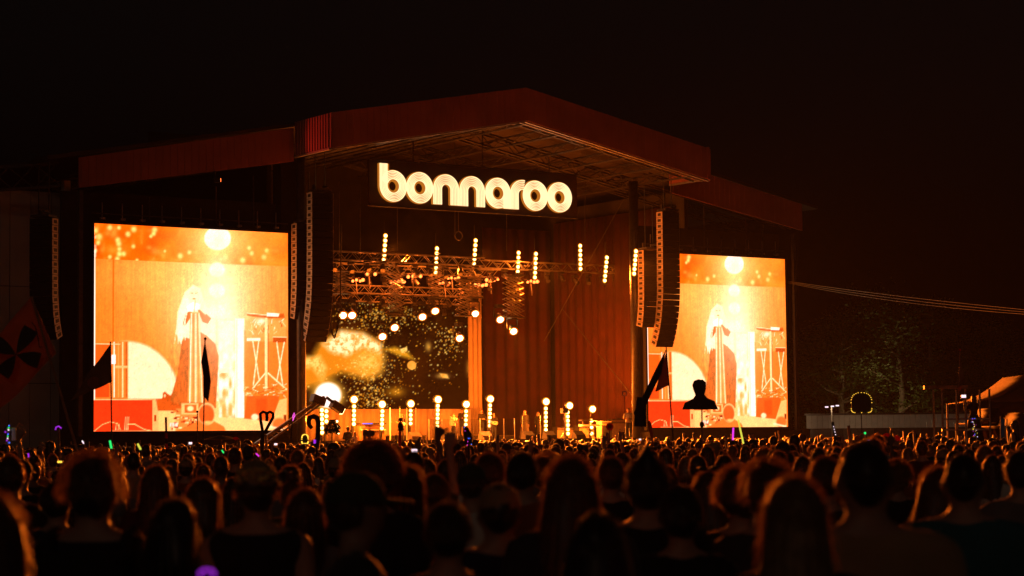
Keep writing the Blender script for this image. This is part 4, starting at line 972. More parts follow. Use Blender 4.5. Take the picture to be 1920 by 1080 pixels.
# the crowd: individuals first
ZONES = [(0, 175, 'in front of the side tower'), (175, 300, 'below the left screen edge'), (300, 440, 'below the pictured singer'), (440, 560, 'near the heart totem'), (560, 660, 'below the camera crane'), (660, 800, 'below the guitar booth'), (800, 900, 'below the narrow drape'), (900, 1010, 'below the middle of the stage'), (1010, 1120, 'below the right lamp towers'), (1120, 1240, 'below the right column'), (1240, 1360, 'below the bust cutout'), (1360, 1500, 'below the right screen edge'), (1500, 1660, 'near the lit round totem'), (1660, 1800, 'below the long low cabin'), (1800, 1930, 'in front of the tents')]
spots = [(x, y) for x, y in FG]; used = {}
def free(x, y, r): return all((x - a) ** 2 + (y - b) ** 2 > r * r for a, b in spots)
KH = ['short', 'short', 'buzz', 'long', 'long', 'bob', 'wavy', 'curly', 'bun', 'pony', 'cap', 'cap']
desc = {'short': 'short {} hair', 'buzz': 'cropped {} hair', 'long': 'long {} hair', 'bob': 'a {} bob', 'wavy': 'wavy {} hair', 'curly': 'curly {} hair', 'bun': '{} hair in a bun', 'pony': 'a {} ponytail', 'cap': '{} hair under a cap'}
cand = []; tries = 0
y = 14.0
while len(cand) < 262 and tries < 60000:
    tries += 1
    d = 14 + 26 * math.sqrt(random.random()); x = random.uniform(-.262, .262) * d
    if free(x, d, .62 if d > 18 else .75):
        spots.append((x, d)); cand.append((x, d))
for x, d in cand:
    px = 960 + FPX * x / d; zone = next((z[2] for z in ZONES if z[0] <= px < z[1]), None) or ('at the left edge of the crowd' if px < 0 else 'at the right edge of the crowd')
    row = 'near' if d < 22 else 'midway' if d < 31 else 'distant'
    for _ in range(60):
        hk = random.choice(KH); hc = random.choice(['black', 'dark brown', 'dark brown', 'brown', 'brown', 'auburn', 'fair']); sc_ = random.choice(list(SHIRT)[:7] + ['white', 'rust'])
        lab = desc[hk].format(hc).removeprefix('a ') + ' and ' + sc_ + ' shirt, ' + row + ' ' + zone
        if lab not in used and len(lab.split()) <= 16: break
    used[lab] = 1
    fem = hk in ('long', 'bob', 'wavy', 'bun', 'pony'); pose = random.choice(['down'] * 14 + ['phone', 'up'])
    person((x, d, 0), random.gauss(-.2, .25), random.gauss(1.64 if fem else 1.72, .055), lab, pose, fem, random.choice(['skin', 'skin', 'skin2']), (hk, hc), ('tee' if hc != 'fair' else 'tank', sc_), 480, random.randint(0, 1), 'festival crowd facing the stage')
# the rest of the crowd as one mass
def ico(c, r, lv=1):
    bm = bmesh.new(); bmesh.ops.create_icosphere(bm, subdivisions=lv, radius=1); bm.verts.ensure_lookup_table()
    V = np.array([v.co[:] for v in bm.verts]) * np.array(r) + np.array(c); Fc = [[v.index for v in f.verts] for f in bm.faces]; bm.free(); return V, Fc
def template(hair, arm):
    V = []; Fc = []; mt = []
    def addp(v, f, m):
        o = sum(len(q) for q in V); V.append(np.array(v)); Fc.extend([[i + o for i in ff] for ff in f]); mt.extend([m] * len(f))
    addp(*ico((0, 0, 1.62), (.078, .094, .115), 2), 0)
    hr = {'short': ((0, -.015, 1.645), (.09, .104, .112)), 'long': ((0, -.02, 1.645), (.095, .105, .112)), 'big': ((0, -.03, 1.655), (.13, .13, .13)), 'cap': ((0, -.005, 1.665), (.094, .112, .09))}[hair]
    hv, hf = ico(hr[0], hr[1], 2); hv = hv.copy(); m = (hv[:, 1] > .05) & (hv[:, 2] < 1.68); hv[m, 1] = .03; addp(hv, hf, 1)
    if hair == 'long': addp(*ico((0, -.075, 1.46), (.115, .055, .22), 2), 1)
    n = 12; rings = [(.0, .16, .10), (.5, .17, .11), (.92, .18, .12), (1.1, .15, .105), (1.3, .19, .12), (1.40, .215, .10), (1.455, .12, .075), (1.49, .058, .058), (1.58, .055, .055)]
    P = [(a * math.cos(2 * math.pi * j / n), b_ * math.sin(2 * math.pi * j / n), z) for z, a, b_ in rings for j in range(n)]
    addp(P, [(i * n + j, i * n + (j + 1) % n, (i + 1) * n + (j + 1) % n, (i + 1) * n + j) for i in range(len(rings) - 1) for j in range(n)], 2)
    b = MB()
    if arm == 'up': b.loft([(.19, 0, 1.4), (.26, .08, 1.62), (.22, .1, 1.86), (.22, .1, 2.02)], [.05, .042, .03, .035], 7)
    elif arm == 'phone':
        for sg in (-1, 1): b.loft([(sg * .19, 0, 1.4), (sg * .25, .2, 1.35), (sg * .08, .32, 1.62)], [.05, .042, .03], 7)
    else:
        for sg in (-1, 1): b.loft([(sg * .2, 0, 1.4), (sg * .25, -.02, 1.12), (sg * .24, .06, .85)], [.052, .044, .03], 7)
    addp(b.v, b.f, 0 if arm != 'down' else 2)
    return np.concatenate(V), Fc, mt
TP = [template(h, a) for h in ('short', 'long', 'big', 'cap') for a in ('down', 'up', 'phone')]
hairm = ['hair black', 'hair dark brown', 'hair brown', 'hair auburn', 'hair fair']; shm = ['shirt ' + k for k in SHIRT]
slots = ['skin', 'skin2'] + hairm + shm
allV = []; allF = []; allM = []; off = 0; placed = 0
gridc = {}
for a_, c_ in spots: gridc.setdefault((int(a_ // 1), int(c_ // 1)), []).append((a_, c_))
def free2(x, y, r):
    i, j = int(x // 1), int(y // 1)
    return all((x - a) ** 2 + (y - b) ** 2 > r * r for ii in (i - 1, i, i + 1) for jj in (j - 1, j, j + 1) for a, b in gridc.get((ii, jj), ()))
def stage_t(x, y): return (SMi @ Vector((x, y, 0)))
tries = 0; CROWD = []
while tries < 60000 and placed < 3000:
    tries += 1; d = math.sqrt(random.uniform(36 ** 2, 134 ** 2)); x = random.uniform(-.265, .265) * d; q = stage_t(x, d)
    if q.y > -5.5 and -12 < q.x < 62: continue
    if not free2(x, d, .58): continue
    gridc.setdefault((int(x // 1), int(d // 1)), []).append((x, d)); placed += 1
    arm = random.choices((0, 1, 2), (87, 7, 6))[0]; h = random.choices((0, 1, 2, 3), (45, 32, 10, 13))[0]; V, Fc, mt = TP[h * 3 + arm]
    sc_ = min(1.13, max(.86, random.gauss(.965, .05))); a = random.gauss(-.3, .35); ca, sa = math.cos(a), math.sin(a)
    W_ = V * sc_ * np.array([random.uniform(.95, 1.12), 1, 1]); W_ = np.c_[W_[:, 0] * ca - W_[:, 1] * sa + x, W_[:, 0] * sa + W_[:, 1] * ca + d, W_[:, 2]]
    mm = {0: random.choice((0, 0, 0, 1)), 1: 2 + random.choices(range(5), (3, 4, 4, 2, 1.3))[0], 2: 7 + random.randrange(len(shm))}
    allV.append(W_); allF += [tuple(i + off for i in f) for f in Fc]; allM += [mm[k] for k in mt]; off += len(V); CROWD.append((x, d))
me = bpy.data.meshes.new('crowd'); me.from_pydata(np.concatenate(allV).tolist(), [], allF)
for k in slots: me.materials.append(M[k])
me.polygons.foreach_set('material_index', allM); me.polygons.foreach_set('use_smooth', [True] * len(allF))
co = bpy.data.objects.new('crowd', me); COL.objects.link(co); tag(co, 'dense far crowd of festival-goers packed up to the stage', 'crowd', None, 'stuff')

# ------------------------------------------------------------------ band on stage
BG = 'musicians and crew on the stage'
def band(px, py_head, t, label, zb=1.9, **k):
    p = at(px, py_head, t); k.setdefault('strands', 120)
    return person((p.x, t, zb), k.pop('rz', math.pi + R(-15)), p.z - zb, label, frame='S', group=BG, **k)
def guitar(par):
    b = MB(); b.sph((-.02, .24, 1.08), (.19, .03, .13), 14, 8); b.sph((.13, .24, 1.11), (.13, .03, .10), 14, 8); g_ = b.part('guitar_body', 'white', par, smooth=True, local=True)
    MB().beam((.2, .25, 1.12), (.78, .27, 1.34), .05, .03).part('neck', 'wood', g_, local=True); MB().box((.83, .27, 1.36), (.12, .02, .08)).part('headstock', 'wood', g_, local=True)
def mic_stand(s_, t, label, h=1.5, zb=1.9):
    o = thing('microphone_stand', label, 'stand', (s_, t, zb)); b = MB(); b.cyl((s_, t, zb + .03), (s_, t, zb + h), .014, n=6); b.part('pole', 'steel', o); MB().cyl((s_, t, zb), (s_, t, zb + .03), .15, n=14).part('base', 'plastic', o)
    MB().sph((s_, t - .03, zb + h + .04), (.035, .05, .035), 8, 6).part('microphone', 'plastic', o)
gp = band(753, 776, 7.5, 'long-haired fair guitarist in black inside the clear booth', fem=True, pose='guitar', hair=('long', 'fair'), shirt=('tee', 'black'), zb=1.9); guitar(gp)
band(850, 775, 8, 'singer with long fair hair beside the hatted musician', fem=True, pose='mic', hair=('wavy', 'fair'), shirt=('long', 'white'), zb=1.95)
band(866, 766, 10.5, 'musician in a hat at the middle of the stage', pose='hips', hair=('cap', 'dark brown'), shirt=('long', 'black'), zb=2.2)
band(903, 767, 9.5, 'dark-haired musician left of the middle lamp tower', fem=True, pose='hips', hair=('long', 'brown'), shirt=('long', 'black'), zb=2.1)
gp = band(926, 774, 9, 'guitarist right of the middle lamp tower', pose='guitar', hair=('short', 'brown'), shirt=('long', 'black')); guitar(gp)
band(984, 769, 7, 'backing singer in a long dark dress with arms at her sides', fem=True, hair=('long', 'brown'), shirt=('long', 'black'), skirt=True)
band(1009, 772, 7, 'fair-haired backing singer in a dark dress holding a cup', fem=True, pose='mic', hair=('wavy', 'fair'), shirt=('long', 'black'), skirt=True)
band(1178, 765, 1.5, 'crew member in a pale shirt beside the right column', pose='hips', hair=('short', 'brown'), shirt=('tee', 'white'), wide=1.15)
band(652, 800, -3.75, 'crew member in a cap standing at the left stage edge', zb=.9, pose='hips', hair=('cap', 'black'), shirt=('long', 'black'), rz=0)
band(665, 809, -3.75, 'short photographer in a pale top at the stage edge', zb=.9, pose='phone', hair=('bob', 'fair'), shirt=('long', 'white'), rz=.3)
for i, (px, t) in enumerate(((845, 6.8), (980, 6.2), (1013, 6.2), (757, 6.6))):
    q = at(px, 800, t); mic_stand(q.x, t, ['microphone stand before the fair-haired singer', 'microphone stand before the dark-dressed backing singer', 'microphone stand before the fair backing singer', 'microphone stand before the booth guitarist'][i])
q = at(658, 815, -3.75); o = thing('pit_platform', 'low black platform in the pit before the left stage edge', 'platform', (q.x, -3.75, 0))
bx(q.x - 1.2, q.x + 1.2, -4.3, -3.2, .82, .9).part('top', 'deck', o)
for dx in (-1.1, 1.1):
    for t in (-4.2, -3.3): MB().box((q.x + dx, t, .41), (.07, .07, .82)).part('leg', 'dsteel', o)
# organ, risers, amps
q = at(693, 800, 6.5); o = thing('organ', 'dark wooden organ with a blue-lit display at stage left', 'keyboard', (q.x, 6.5, 1.9))
bx(q.x - .85, q.x + .85, 6.2, 6.9, 1.9, 2.9, MB()).part('case', 'wood', o); bx(q.x - .9, q.x + .9, 6.0, 6.95, 2.92, 3.0).part('top', 'plastic', o); bx(q.x - .8, q.x + .8, 5.9, 6.19, 2.55, 2.62).part('manual', 'white', o); bx(q.x - .8, q.x - .1, 5.97, 5.995, 2.935, 2.985).part('display', 'blue', o)
for dx in (-.8, .8): bx(q.x + dx - .05, q.x + dx + .05, 5.9, 6.0, 1.9, 2.5).part('leg', 'wood', o)
def riser(x0, x1, t0, t1, h, label):
    a_ = at(x0, 815, t0); c_ = at(x1, 815, t0); o = thing('riser', label, 'riser', ((a_.x + c_.x) / 2, t0, 1.9)); bx(a_.x, c_.x, t0, t1, 1.9 + h - .06, 1.9 + h).part('top', 'deck', o); bx(a_.x + .05, c_.x - .05, t0 + .05, t1 - .05, 1.9, 1.9 + h - .07).part('skirt', 'matte', o)
riser(725, 800, 8.2, 12, .35, 'low riser under the guitar booth'); riser(860, 965, 10.0, 12.4, .3, 'low riser behind the clear screens')
def amp(px, py0, t, wd, hg, label, m='plastic'):
    q = at(px, py0, t); o = thing('amplifier', label, 'amplifier', (q.x, t, 1.9)); bx(q.x - wd / 2, q.x + wd / 2, t, t + .5, 1.9, 1.9 + hg).part('cabinet', m, o); bx(q.x - wd / 2 + .06, q.x + wd / 2 - .06, t - .02, t - .002, 1.97, 1.9 + hg * .78).part('grille', 'cab' if m != 'plastic' else 'tan', o)
    bx(q.x - wd / 2 + .05, q.x + wd / 2 - .05, t - .03, t - .002, 1.9 + hg * .82, 1.9 + hg * .95).part('control_panel', 'steel', o)
    MB().box((q.x, t + .25, 1.93 + hg), (.3, .06, .05)).part('handle', 'plastic', o)
amp(1137, 815, 6, .85, 1.15, 'pale tall amplifier at the right of the stage', 'tan'); amp(917, 815, 4.5, .8, .4, 'small tan amplifier at the middle stage edge', 'tan'); amp(1100, 815, 8, 1.3, .9, 'dark amplifier behind the rightmost lamp tower'); amp(1060, 815, 9, 1.4, .8, 'dark amplifier behind the right lamp towers'); amp(1165, 815, 7, 1.6, 1.3, 'black cabinet left of the right column'); amp(675, 815, 8, .8, .7, 'black amplifier left of the organ')
def wedge(px, t, label):
    q = at(px, 815, t); b = MB(); b.v = []; x = q.x
    V = [(x - .35, t - .3, 1.9), (x + .35, t - .3, 1.9), (x + .35, t + .3, 1.9), (x - .35, t + .3, 1.9), (x - .35, t - .22, 2.15), (x + .35, t - .22, 2.15), (x + .35, t + .1, 2.4), (x - .35, t + .1, 2.4)]
    b.add(V, [(0, 1, 2, 3), (4, 5, 6, 7), (0, 1, 5, 4), (1, 2, 6, 5), (2, 3, 7, 6), (3, 0, 4, 7)]); b.single('stage_monitor', 'tan' if px in (778, 910) else 'plastic', label, 'speaker', 'floor monitors')
wedge(778, -1.5, 'pale floor monitor in front of the guitar booth'); wedge(910, -1, 'pale floor monitor left of the small amplifier'); wedge(990, -1.5, 'black floor monitor before the backing singers'); wedge(1030, -1.5, 'black floor monitor before the tallest lamp tower'); wedge(1085, -1.5, 'black floor monitor before the rightmost towers'); wedge(840, -1.8, 'black floor monitor before the fair-haired singer')
# clear screens
def booth(xs, y0, t, zb, label):
    P = [at(x, 812, t) for x in xs]; z1 = at(xs[0], y0, t).z; o = thing('clear_screen', label, 'screen', (P[0].x, t, zb))
    for a_, c_ in zip(P[:-1], P[1:]): bx(a_.x + .03, c_.x - .03, t, t + .012, zb, z1).part('pane', 'glass', o)
    for a_ in P: MB().box((a_.x, t, (zb + z1) / 2), (.045, .05, z1 - zb)).part('post', 'white', o)
booth((732, 750, 763, 780), 765, 5.2, 1.9, 'tall clear booth panels around the guitarist'); booth((805, 829, 858, 900), 786, 5.6, 1.9, 'low clear screens left of the middle lamp tower'); booth((901, 920, 945, 965), 785, 5.2, 1.9, 'low clear screens right of the middle lamp tower')
q = at(1107, 795, 5.2); o = thing('keyboard', 'keyboard on a stand by the rightmost lamp tower', 'keyboard', (q.x, 5.2, 1.9)); bx(q.x - .8, q.x + .7, 5.0, 5.4, 2.72, 2.83).part('keys', 'white', o)
for sg in (-1, 1): MB().beam((q.x - sg * .45, 5.2, 1.9), (q.x + sg * .45, 5.2, 2.72), .045).part('stand', 'steel', o)
bx(q.x - .8, q.x + .9, 5.0, 5.4, 3.05, 3.14).part('upper_keys', 'plastic', o); MB().beam((q.x - .5, 5.35, 2.8), (q.x - .5, 5.35, 3.05), .04).part('support', 'steel', o)
q = at(1058, 770, 2); o = thing('speaker_stand', 'black box on a thin stand before the right lamp towers', 'stand', (q.x, 2, 1.9)); bx(q.x - .2, q.x + .2, 1.85, 2.15, q.z - .15, q.z + .15).part('box', 'plastic', o); MB().cyl((q.x, 2, 1.9), (q.x, 2, q.z - .15), .025, n=8).part('pole', 'plastic', o)
for sx in (-.3, .3): MB().beam((q.x, 2, 2.3), (q.x + sx, 2.1, 1.9), .025).part('leg', 'plastic', o)
# camera crane with two lamp heads
o = thing('camera_crane', 'long camera crane boom slanting up before the left stage column', 'crane', tuple(at(480, 832, -5.5)))
a_ = at(478, 834, -5.5); c_ = at(608, 745, -5.5)
for dz, r_ in ((0, .09), (-.38, .05)): MB().beam(a_ + Vector((0, 0, dz)), c_ + Vector((0, 0, dz * .55)), r_ * 2).part('boom', 'dsteel', o)
for i in range(14):
    f = i / 14; MB().beam(a_.lerp(c_, f), a_.lerp(c_, f + .07) + Vector((0, 0, -.38 + .17 * f)), .045).part('strut', 'steel', o)
MB().cyl((a_.x + .6, -5.5, 0), (a_.x + .6, -5.5, a_.z + .4), .12, n=10).part('pedestal', 'dsteel', o)
for px, py, ang in ((596, 750, R(-20)), (632, 763, R(-30))):
    p = at(px, py, -5.5); rot = Matrix.Rotation(ang * -1, 3, 'Y'); b = MB(); b.box(p, (.75, .42, .42), rot); hd = b.part('lamp_head', 'plastic', o); b = MB(); b.box(p + rot @ Vector((.39, 0, -.04)), (.03, .34, .34), rot); b.part('lens', 'lens' if px > 620 else 'plastic', hd)
MB().beam(at(612, 745, -5.5), at(628, 757, -5.5), .12).part('yoke', 'plastic', o)

# ------------------------------------------------------------------ totems, flags and glow sticks above the crowd
def pole(par, a, b, r=.012, m='plastic', name='pole'): return MB().cyl(a, b, r, n=7).part(name, m, par)
def cloth(par, quad, m, nu=10, nv=10, amp=.05, name='cloth', th=.004):
    A_, B_, C_, D_ = [Vector(q) for q in quad]; V = []; ph = random.uniform(0, 6)     # A top hoist, B bottom hoist, C bottom fly, D top fly
    for i in range(nu + 1):
        for j in range(nv + 1):
            u, v = i / nu, j / nv; p = A_.lerp(B_, v).lerp(D_.lerp(C_, v), u); V.append(p + Vector((0, amp * u * math.sin(ph + u * 9 + v * 3), amp * .3 * u * math.sin(u * 7 + ph))))
    F_ = [(i * (nv + 1) + j, (i + 1) * (nv + 1) + j, (i + 1) * (nv + 1) + j + 1, i * (nv + 1) + j + 1) for i in range(nu) for j in range(nv)]
    o = MB().add(V, F_).part(name, m, par, smooth=True); md = o.modifiers.new('thick', 'SOLIDIFY'); md.thickness = th; return o
def tot(name, label, cat, px, d, grp=None):
    p = wpt(px, 840, d); return thing(name, label, cat, (p.x, d, 0), grp, 'W')
def dn(px, d, py=840):
    p = wpt(px, py, d); return Vector((p.x, d, 1.2))
d = 30; o = tot('festival_flag', 'large pale flag with a dark four-petal emblem on a leaning pole at far left', 'flag', 166, d)
pole(o, wpt(59, 556, d), dn(168, d, 850), .018, 'wood')
A_, B_ = wpt(59, 556, d), wpt(105, 662, d); cloth(o, (A_, B_, wpt(-42, 812, d), wpt(-55, 690, d)), 'flag', 18, 14, .13)
em = MB(); cc = wpt(30, 665, d - .12)
def petal(ang, L, wd):
    V = []; n = 8
    for i in range(n + 1):
        f = i / n; h = wd * math.sin(math.pi * min(1, f * .55)) ; c = Vector((math.cos(ang), 0, math.sin(ang))) * L * f; q = Vector((-math.sin(ang), 0, math.cos(ang))) * h; V += [cc + c + q, cc + c - q]
    k = len(V); V += [v + Vector((0, .006, 0)) for v in V]
    em.add(V, [(2 * i, 2 * i + 1, 2 * i + 3, 2 * i + 2) for i in range(n)] + [(k + 2 * i, k + 2 * i + 2, k + 2 * i + 3, k + 2 * i + 1) for i in range(n)])
for ang in (60, -15, 150, 235): petal(R(ang), .34 if ang != 60 else .42, .11)
em.part('emblem', 'flagdark', o)
b = MB(); b.loft([wpt(59, 604, d - .15), wpt(66, 612, d - .15), wpt(72, 636, d - .15), wpt(74, 652, d - .15), wpt(79, 650, d - .15)], .008, 6); b.part('scroll_mark', 'flagdark', o)
d = 33; o = tot('festival_flag', 'dark flag with a pale printed figure on an upright pole over the left screen', 'flag', 210, d)
pole(o, wpt(207, 640, d), dn(211, d), .012); cloth(o, (wpt(207, 645, d), wpt(210, 716, d), wpt(130, 752, d), wpt(158, 712, d)), 'flaggrey', 12, 10, .05); MB().sph(wpt(176, 718, d - .1), (.10, .01, .10), 14, 8).part('print', 'flag', o)
d = 38; o = tot('festival_flag', 'narrow black drooping flag with a ball finial before the left screen', 'flag', 380, d)
pole(o, wpt(384.5, 636, d), dn(380, d), .012); MB().sph(wpt(384.8, 635, d), .026, 10, 8).part('finial', 'plastic', o)
q = MB(); P = [wpt(*c, d) for c in ((384, 640), (392, 690), (395, 716), (390, 753), (381, 742), (381, 705), (377, 678))]; q.v = []; V = P + [p + Vector((0, .05, 0)) for p in P]; n = len(P); q.add(V, [tuple(range(n)), tuple(range(2 * n - 1, n - 1, -1))] + [(i, i + n, (i + 1) % n + n, (i + 1) % n) for i in range(n)]); q.part('cloth', 'flagdark', o)
d = 45; o = tot('ball_pole', 'thin pole with a small black ball left of the narrow flag', 'totem', 370, d); pole(o, wpt(370, 772, d), dn(370, d), .012); MB().sph(wpt(370, 772, d), .028, 10, 8).part('ball', 'plastic', o)
d = 40; o = tot('striped_pole', 'red striped pole with dark tip before the left screen', 'totem', 313, d); a_, c_ = wpt(311, 782, d), wpt(313, 862, d)
for i in range(8): MB().cyl(a_.lerp(c_, i / 8), a_.lerp(c_, (i + 1) / 8), .022, n=8).part('band', 'redcloth' if i % 2 else 'flagdark', o)
pole(o, c_, Vector((c_.x, d, 1.1)), .015)
d = 48; o = tot('heart_totem', 'dark heart-shaped foam totem left of the stage column', 'totem', 493, d)
b = MB()
for pts in ([(493, 812), (489, 790), (488, 776), (493, 772), (499, 774), (501, 782), (500, 790)], [(496, 812), (505, 795), (512, 783), (512, 775), (506, 772), (501, 775), (500, 784)]): b.loft([wpt(x, y, d) for x, y in pts], .036, 8)
b.part('heart', 'flagdark', o, smooth=True); MB().cyl(wpt(493, 810, d), dn(490, d), .05, n=9).part('handle', 'flagdark', o)
d = 46; o = tot('hook_totem', 'dark cane-shaped inflatable hook before the left lamp towers', 'totem', 592, d)
MB().loft([wpt(x, y, d) for x, y in ((585, 803), (580, 797), (578.5, 790), (581, 783), (588, 780.5), (595, 784), (597, 793), (596, 815), (594, 838))], [.035, .045, .05, .055, .058, .058, .055, .05, .05], 10).part('hook', 'flagdark', o, smooth=True); pole(o, wpt(594, 836, d), dn(594, d), .03); MB().box(wpt(590, 828, d - .1), (.05, .02, .08)).part('led_tag', 'purple', o)
d = 50; o = tot('bush_totem', 'dark leafy bush-shaped totem on a pole before the lamp towers', 'totem', 620, d)
cc = wpt(623, 803, d); b = MB(); r_ = random.Random(5)
for i in range(420):
    u = Vector((r_.gauss(0, 1), r_.gauss(0, 1), r_.gauss(0, 1))).normalized() * r_.uniform(.5, 1); p = cc + Vector((u.x * .2, u.y * .12, u.z * .17 + (.05 if abs(u.x) < .4 else -.02))); t1 = Vector((r_.gauss(0, 1), r_.gauss(0, 1), r_.gauss(0, 1))).normalized() * .03; t2 = t1.orthogonal().normalized() * .022; b.add([p - t1, p + t2, p + t1, p - t2], [(0, 1, 2, 3)])
b.part('foliage', 'leaf', o)['kind'] = 'stuff'; pole(o, cc - Vector((0, 0, .1)), dn(619, d), .015)
for i, (x, y) in enumerate(((632, 790), (634, 800), (635, 812))): MB().sph(wpt(x, y, d + .4), .022, 8, 6).part('bulb', 'lens', o)
def outline_totem(px, py, d, wd, hg, label, face='flagdark', led='amber', rounded=True):
    o = tot('lit_totem', label, 'totem', px, d); c = wpt(px, py, d); P = []
    for i in range(28):
        a_ = 2 * math.pi * i / 28; x, z = math.cos(a_), math.sin(a_); e = .5 if z > 0 else .28; P.append((math.copysign(abs(x) ** (e if z < 0 else .8), x) * wd / 2, math.copysign(abs(z) ** (.8 if z > 0 else .35), z) * hg / 2))
    n = len(P); V = [(c.x + p[0], d - .01, c.z + p[1]) for p in P] + [(c.x + p[0], d + .01, c.z + p[1]) for p in P]
    MB().add(V, [tuple(range(n)), tuple(range(2 * n - 1, n - 1, -1))] + [(i, i + n, (i + 1) % n + n, (i + 1) % n) for i in range(n)]).part('panel', face, o)
    for p in P: MB().box((c.x + p[0] * 1.04, d - .02, c.z + p[1] * 1.04), (.022, .015, .014)).part('led', led, o)
    pole(o, (c.x, d + .02, c.z - hg / 2), (c.x, d + .02, 1.2), .012); return o
outline_totem(1615, 755, 62, .58, .56, 'dark round-topped board outlined with yellow lights on a pole')
outline_totem(572, 823, 42, .12, .17, 'small dark head-shaped board outlined with pale lights', led='amber')
d = 44; o = tot('lit_wand', 'pink glowing twisted wand on a thin pole by the left column', 'totem', 548, d); b = MB(); b.loft([wpt(x, y, d) for x, y in ((549, 787), (553, 779), (552, 774), (549, 780), (550, 786), (548, 790))], .008, 6); b.part('glow_tube', 'pink', o); pole(o, wpt(548, 788, d), dn(542, d), .012)
d = 40; o = tot('bust_totem', 'black head-and-shoulders cutout on a pole before the right screen', 'totem', 1316, d)
prof = [(1279, 768), (1284, 755), (1300, 747), (1304, 741), (1300, 731), (1298, 722), (1301, 714), (1309, 711), (1318, 712), (1324, 717), (1324, 728), (1321, 740), (1326, 746), (1340, 752), (1347, 768)]
P = [wpt(x, y, d) for x, y in prof]; n = len(P); V = P + [p + Vector((0, .02, 0)) for p in P]; MB().add(V, [tuple(range(n)), tuple(range(2 * n - 1, n - 1, -1))] + [(i, i + n, (i + 1) % n + n, (i + 1) % n) for i in range(n)]).part('cutout', 'flagdark', o)
pole(o, wpt(1316, 766, d + .04), dn(1317, d), .014, 'wood'); MB().sph(wpt(1316, 796, d), (.045, .045, .06), 10, 8).part('ball', 'flagdark', o)
d = 36; o = tot('festival_flag', 'dark flag with a lighter patch hanging off a leaning pole before the right screen', 'flag', 1265, d)
pole(o, wpt(1249, 650, d), dn(1267, d), .012); cloth(o, (wpt(1250, 658, d), wpt(1256, 722, d), wpt(1228, 735, d), wpt(1240, 690, d)), 'flag', 8, 8, .03, 'patch'); cloth(o, (wpt(1249, 654, d), wpt(1240, 700, d), wpt(1196, 792, d), wpt(1188, 775, d)), 'flagdark', 10, 8, .06); MB().cyl(wpt(1203, 745, d), wpt(1200, 800, d), .08, .11, 10).part('bunched_cloth', 'flagdark', o)
d = 55; o = tot('ring_totem', 'small ring on a thin pole left of the right column', 'totem', 1172, d); c = wpt(1171, 738, d); MB().loft([c + Vector((.055 * math.cos(i / 14 * 6.283), 0, .065 * math.sin(i / 14 * 6.283))) for i in range(14)], .012, 6, closed=True).part('ring', 'white', o); pole(o, c - Vector((0, 0, .07)), dn(1173, d), .008)
d = 50; o = tot('round_paddle', 'dark red round paddle with a mottled print near the right of the stage', 'totem', 1143, d); c = wpt(1143, 800, d); MB().cyl(c + Vector((0, -.01, 0)), c + Vector((0, .01, 0)), .09, n=24).part('disc', 'redcloth', o); MB().cyl(c + Vector((0, -.016, 0)), c + Vector((0, -.011, 0)), .05, n=7).part('print', 'flag', o); pole(o, c - Vector((0, 0, .09)), dn(1143, d), .01)
d = 42; o = tot('inflatable_bat', 'pale orange inflatable bat held up below the right flag', 'totem', 1219, d); MB().loft([wpt(x, y, d) for x, y in ((1216, 789), (1218, 795), (1221, 812), (1224, 835))], [.02, .04, .035, .02], 10).part('bat', 'flag', o, smooth=True); pole(o, wpt(1224, 832, d), dn(1224, d), .015)
d = 34; o = tot('figure_totem', 'dark figure-shaped totem on a red pole before the guitar booth', 'totem', 749, d); b = MB(); b.sph(wpt(751, 787, d), (.03, .03, .035), 10, 8); b.sph(wpt(751, 799, d), (.045, .035, .07), 10, 8); b.sph(wpt(751, 806, d), (.055, .03, .02), 10, 6); b.part('figure', 'flagdark', o, smooth=True); MB().box(wpt(752, 793, d - .05), (.06, .01, .012)).part('band', 'redcloth', o); pole(o, wpt(750, 808, d), dn(748, d), .022, 'redcloth')
d = 36; o = tot('figure_totem', 'dark hooded figure totem wound with blue and purple lights', 'totem', 874, d); b = MB(); b.loft([wpt(x, y, d) for x, y in ((873, 799), (874, 804), (877, 815), (879, 834))], [.02, .04, .07, .06], 10); b.part('figure', 'flagdark', o, smooth=True); pole(o, wpt(879, 832, d), dn(879, d), .02)
for i, (x, y) in enumerate(((872, 808), (878, 822), (881, 822), (877, 828), (884, 833), (871, 801), (876, 834))): MB().sph(wpt(x, y, d - .1), .008, 6, 4).part('led', 'blue' if i % 3 else 'magenta', o)
d = 45; o = tot('baton_totem', 'leaning dark baton with white lights at right', 'totem', 1566, d); MB().cyl(wpt(1561, 791, d), wpt(1568, 832, d), .03, .025, 9).part('baton', 'flagdark', o); pole(o, wpt(1568, 830, d), dn(1570, d), .015)
for k in range(4): MB().sph(wpt(1563 + k * 1.2, 800 + 5 * k, d - .04), .011, 6, 4).part('led', 'phone', o)
d = 50; o = tot('lit_hoop', 'curved hoop with a green light near the round lit totem', 'totem', 1612, d); b = MB(); b.loft([wpt(x, y, d) for x, y in ((1606, 826), (1609, 819), (1614, 814), (1620, 812))], .012, 6); b.part('hoop', 'flag', o); MB().sph(wpt(1622, 812, d), .028, 8, 6).part('led', 'green', o); pole(o, wpt(1606, 825, d), dn(1605, d), .012)
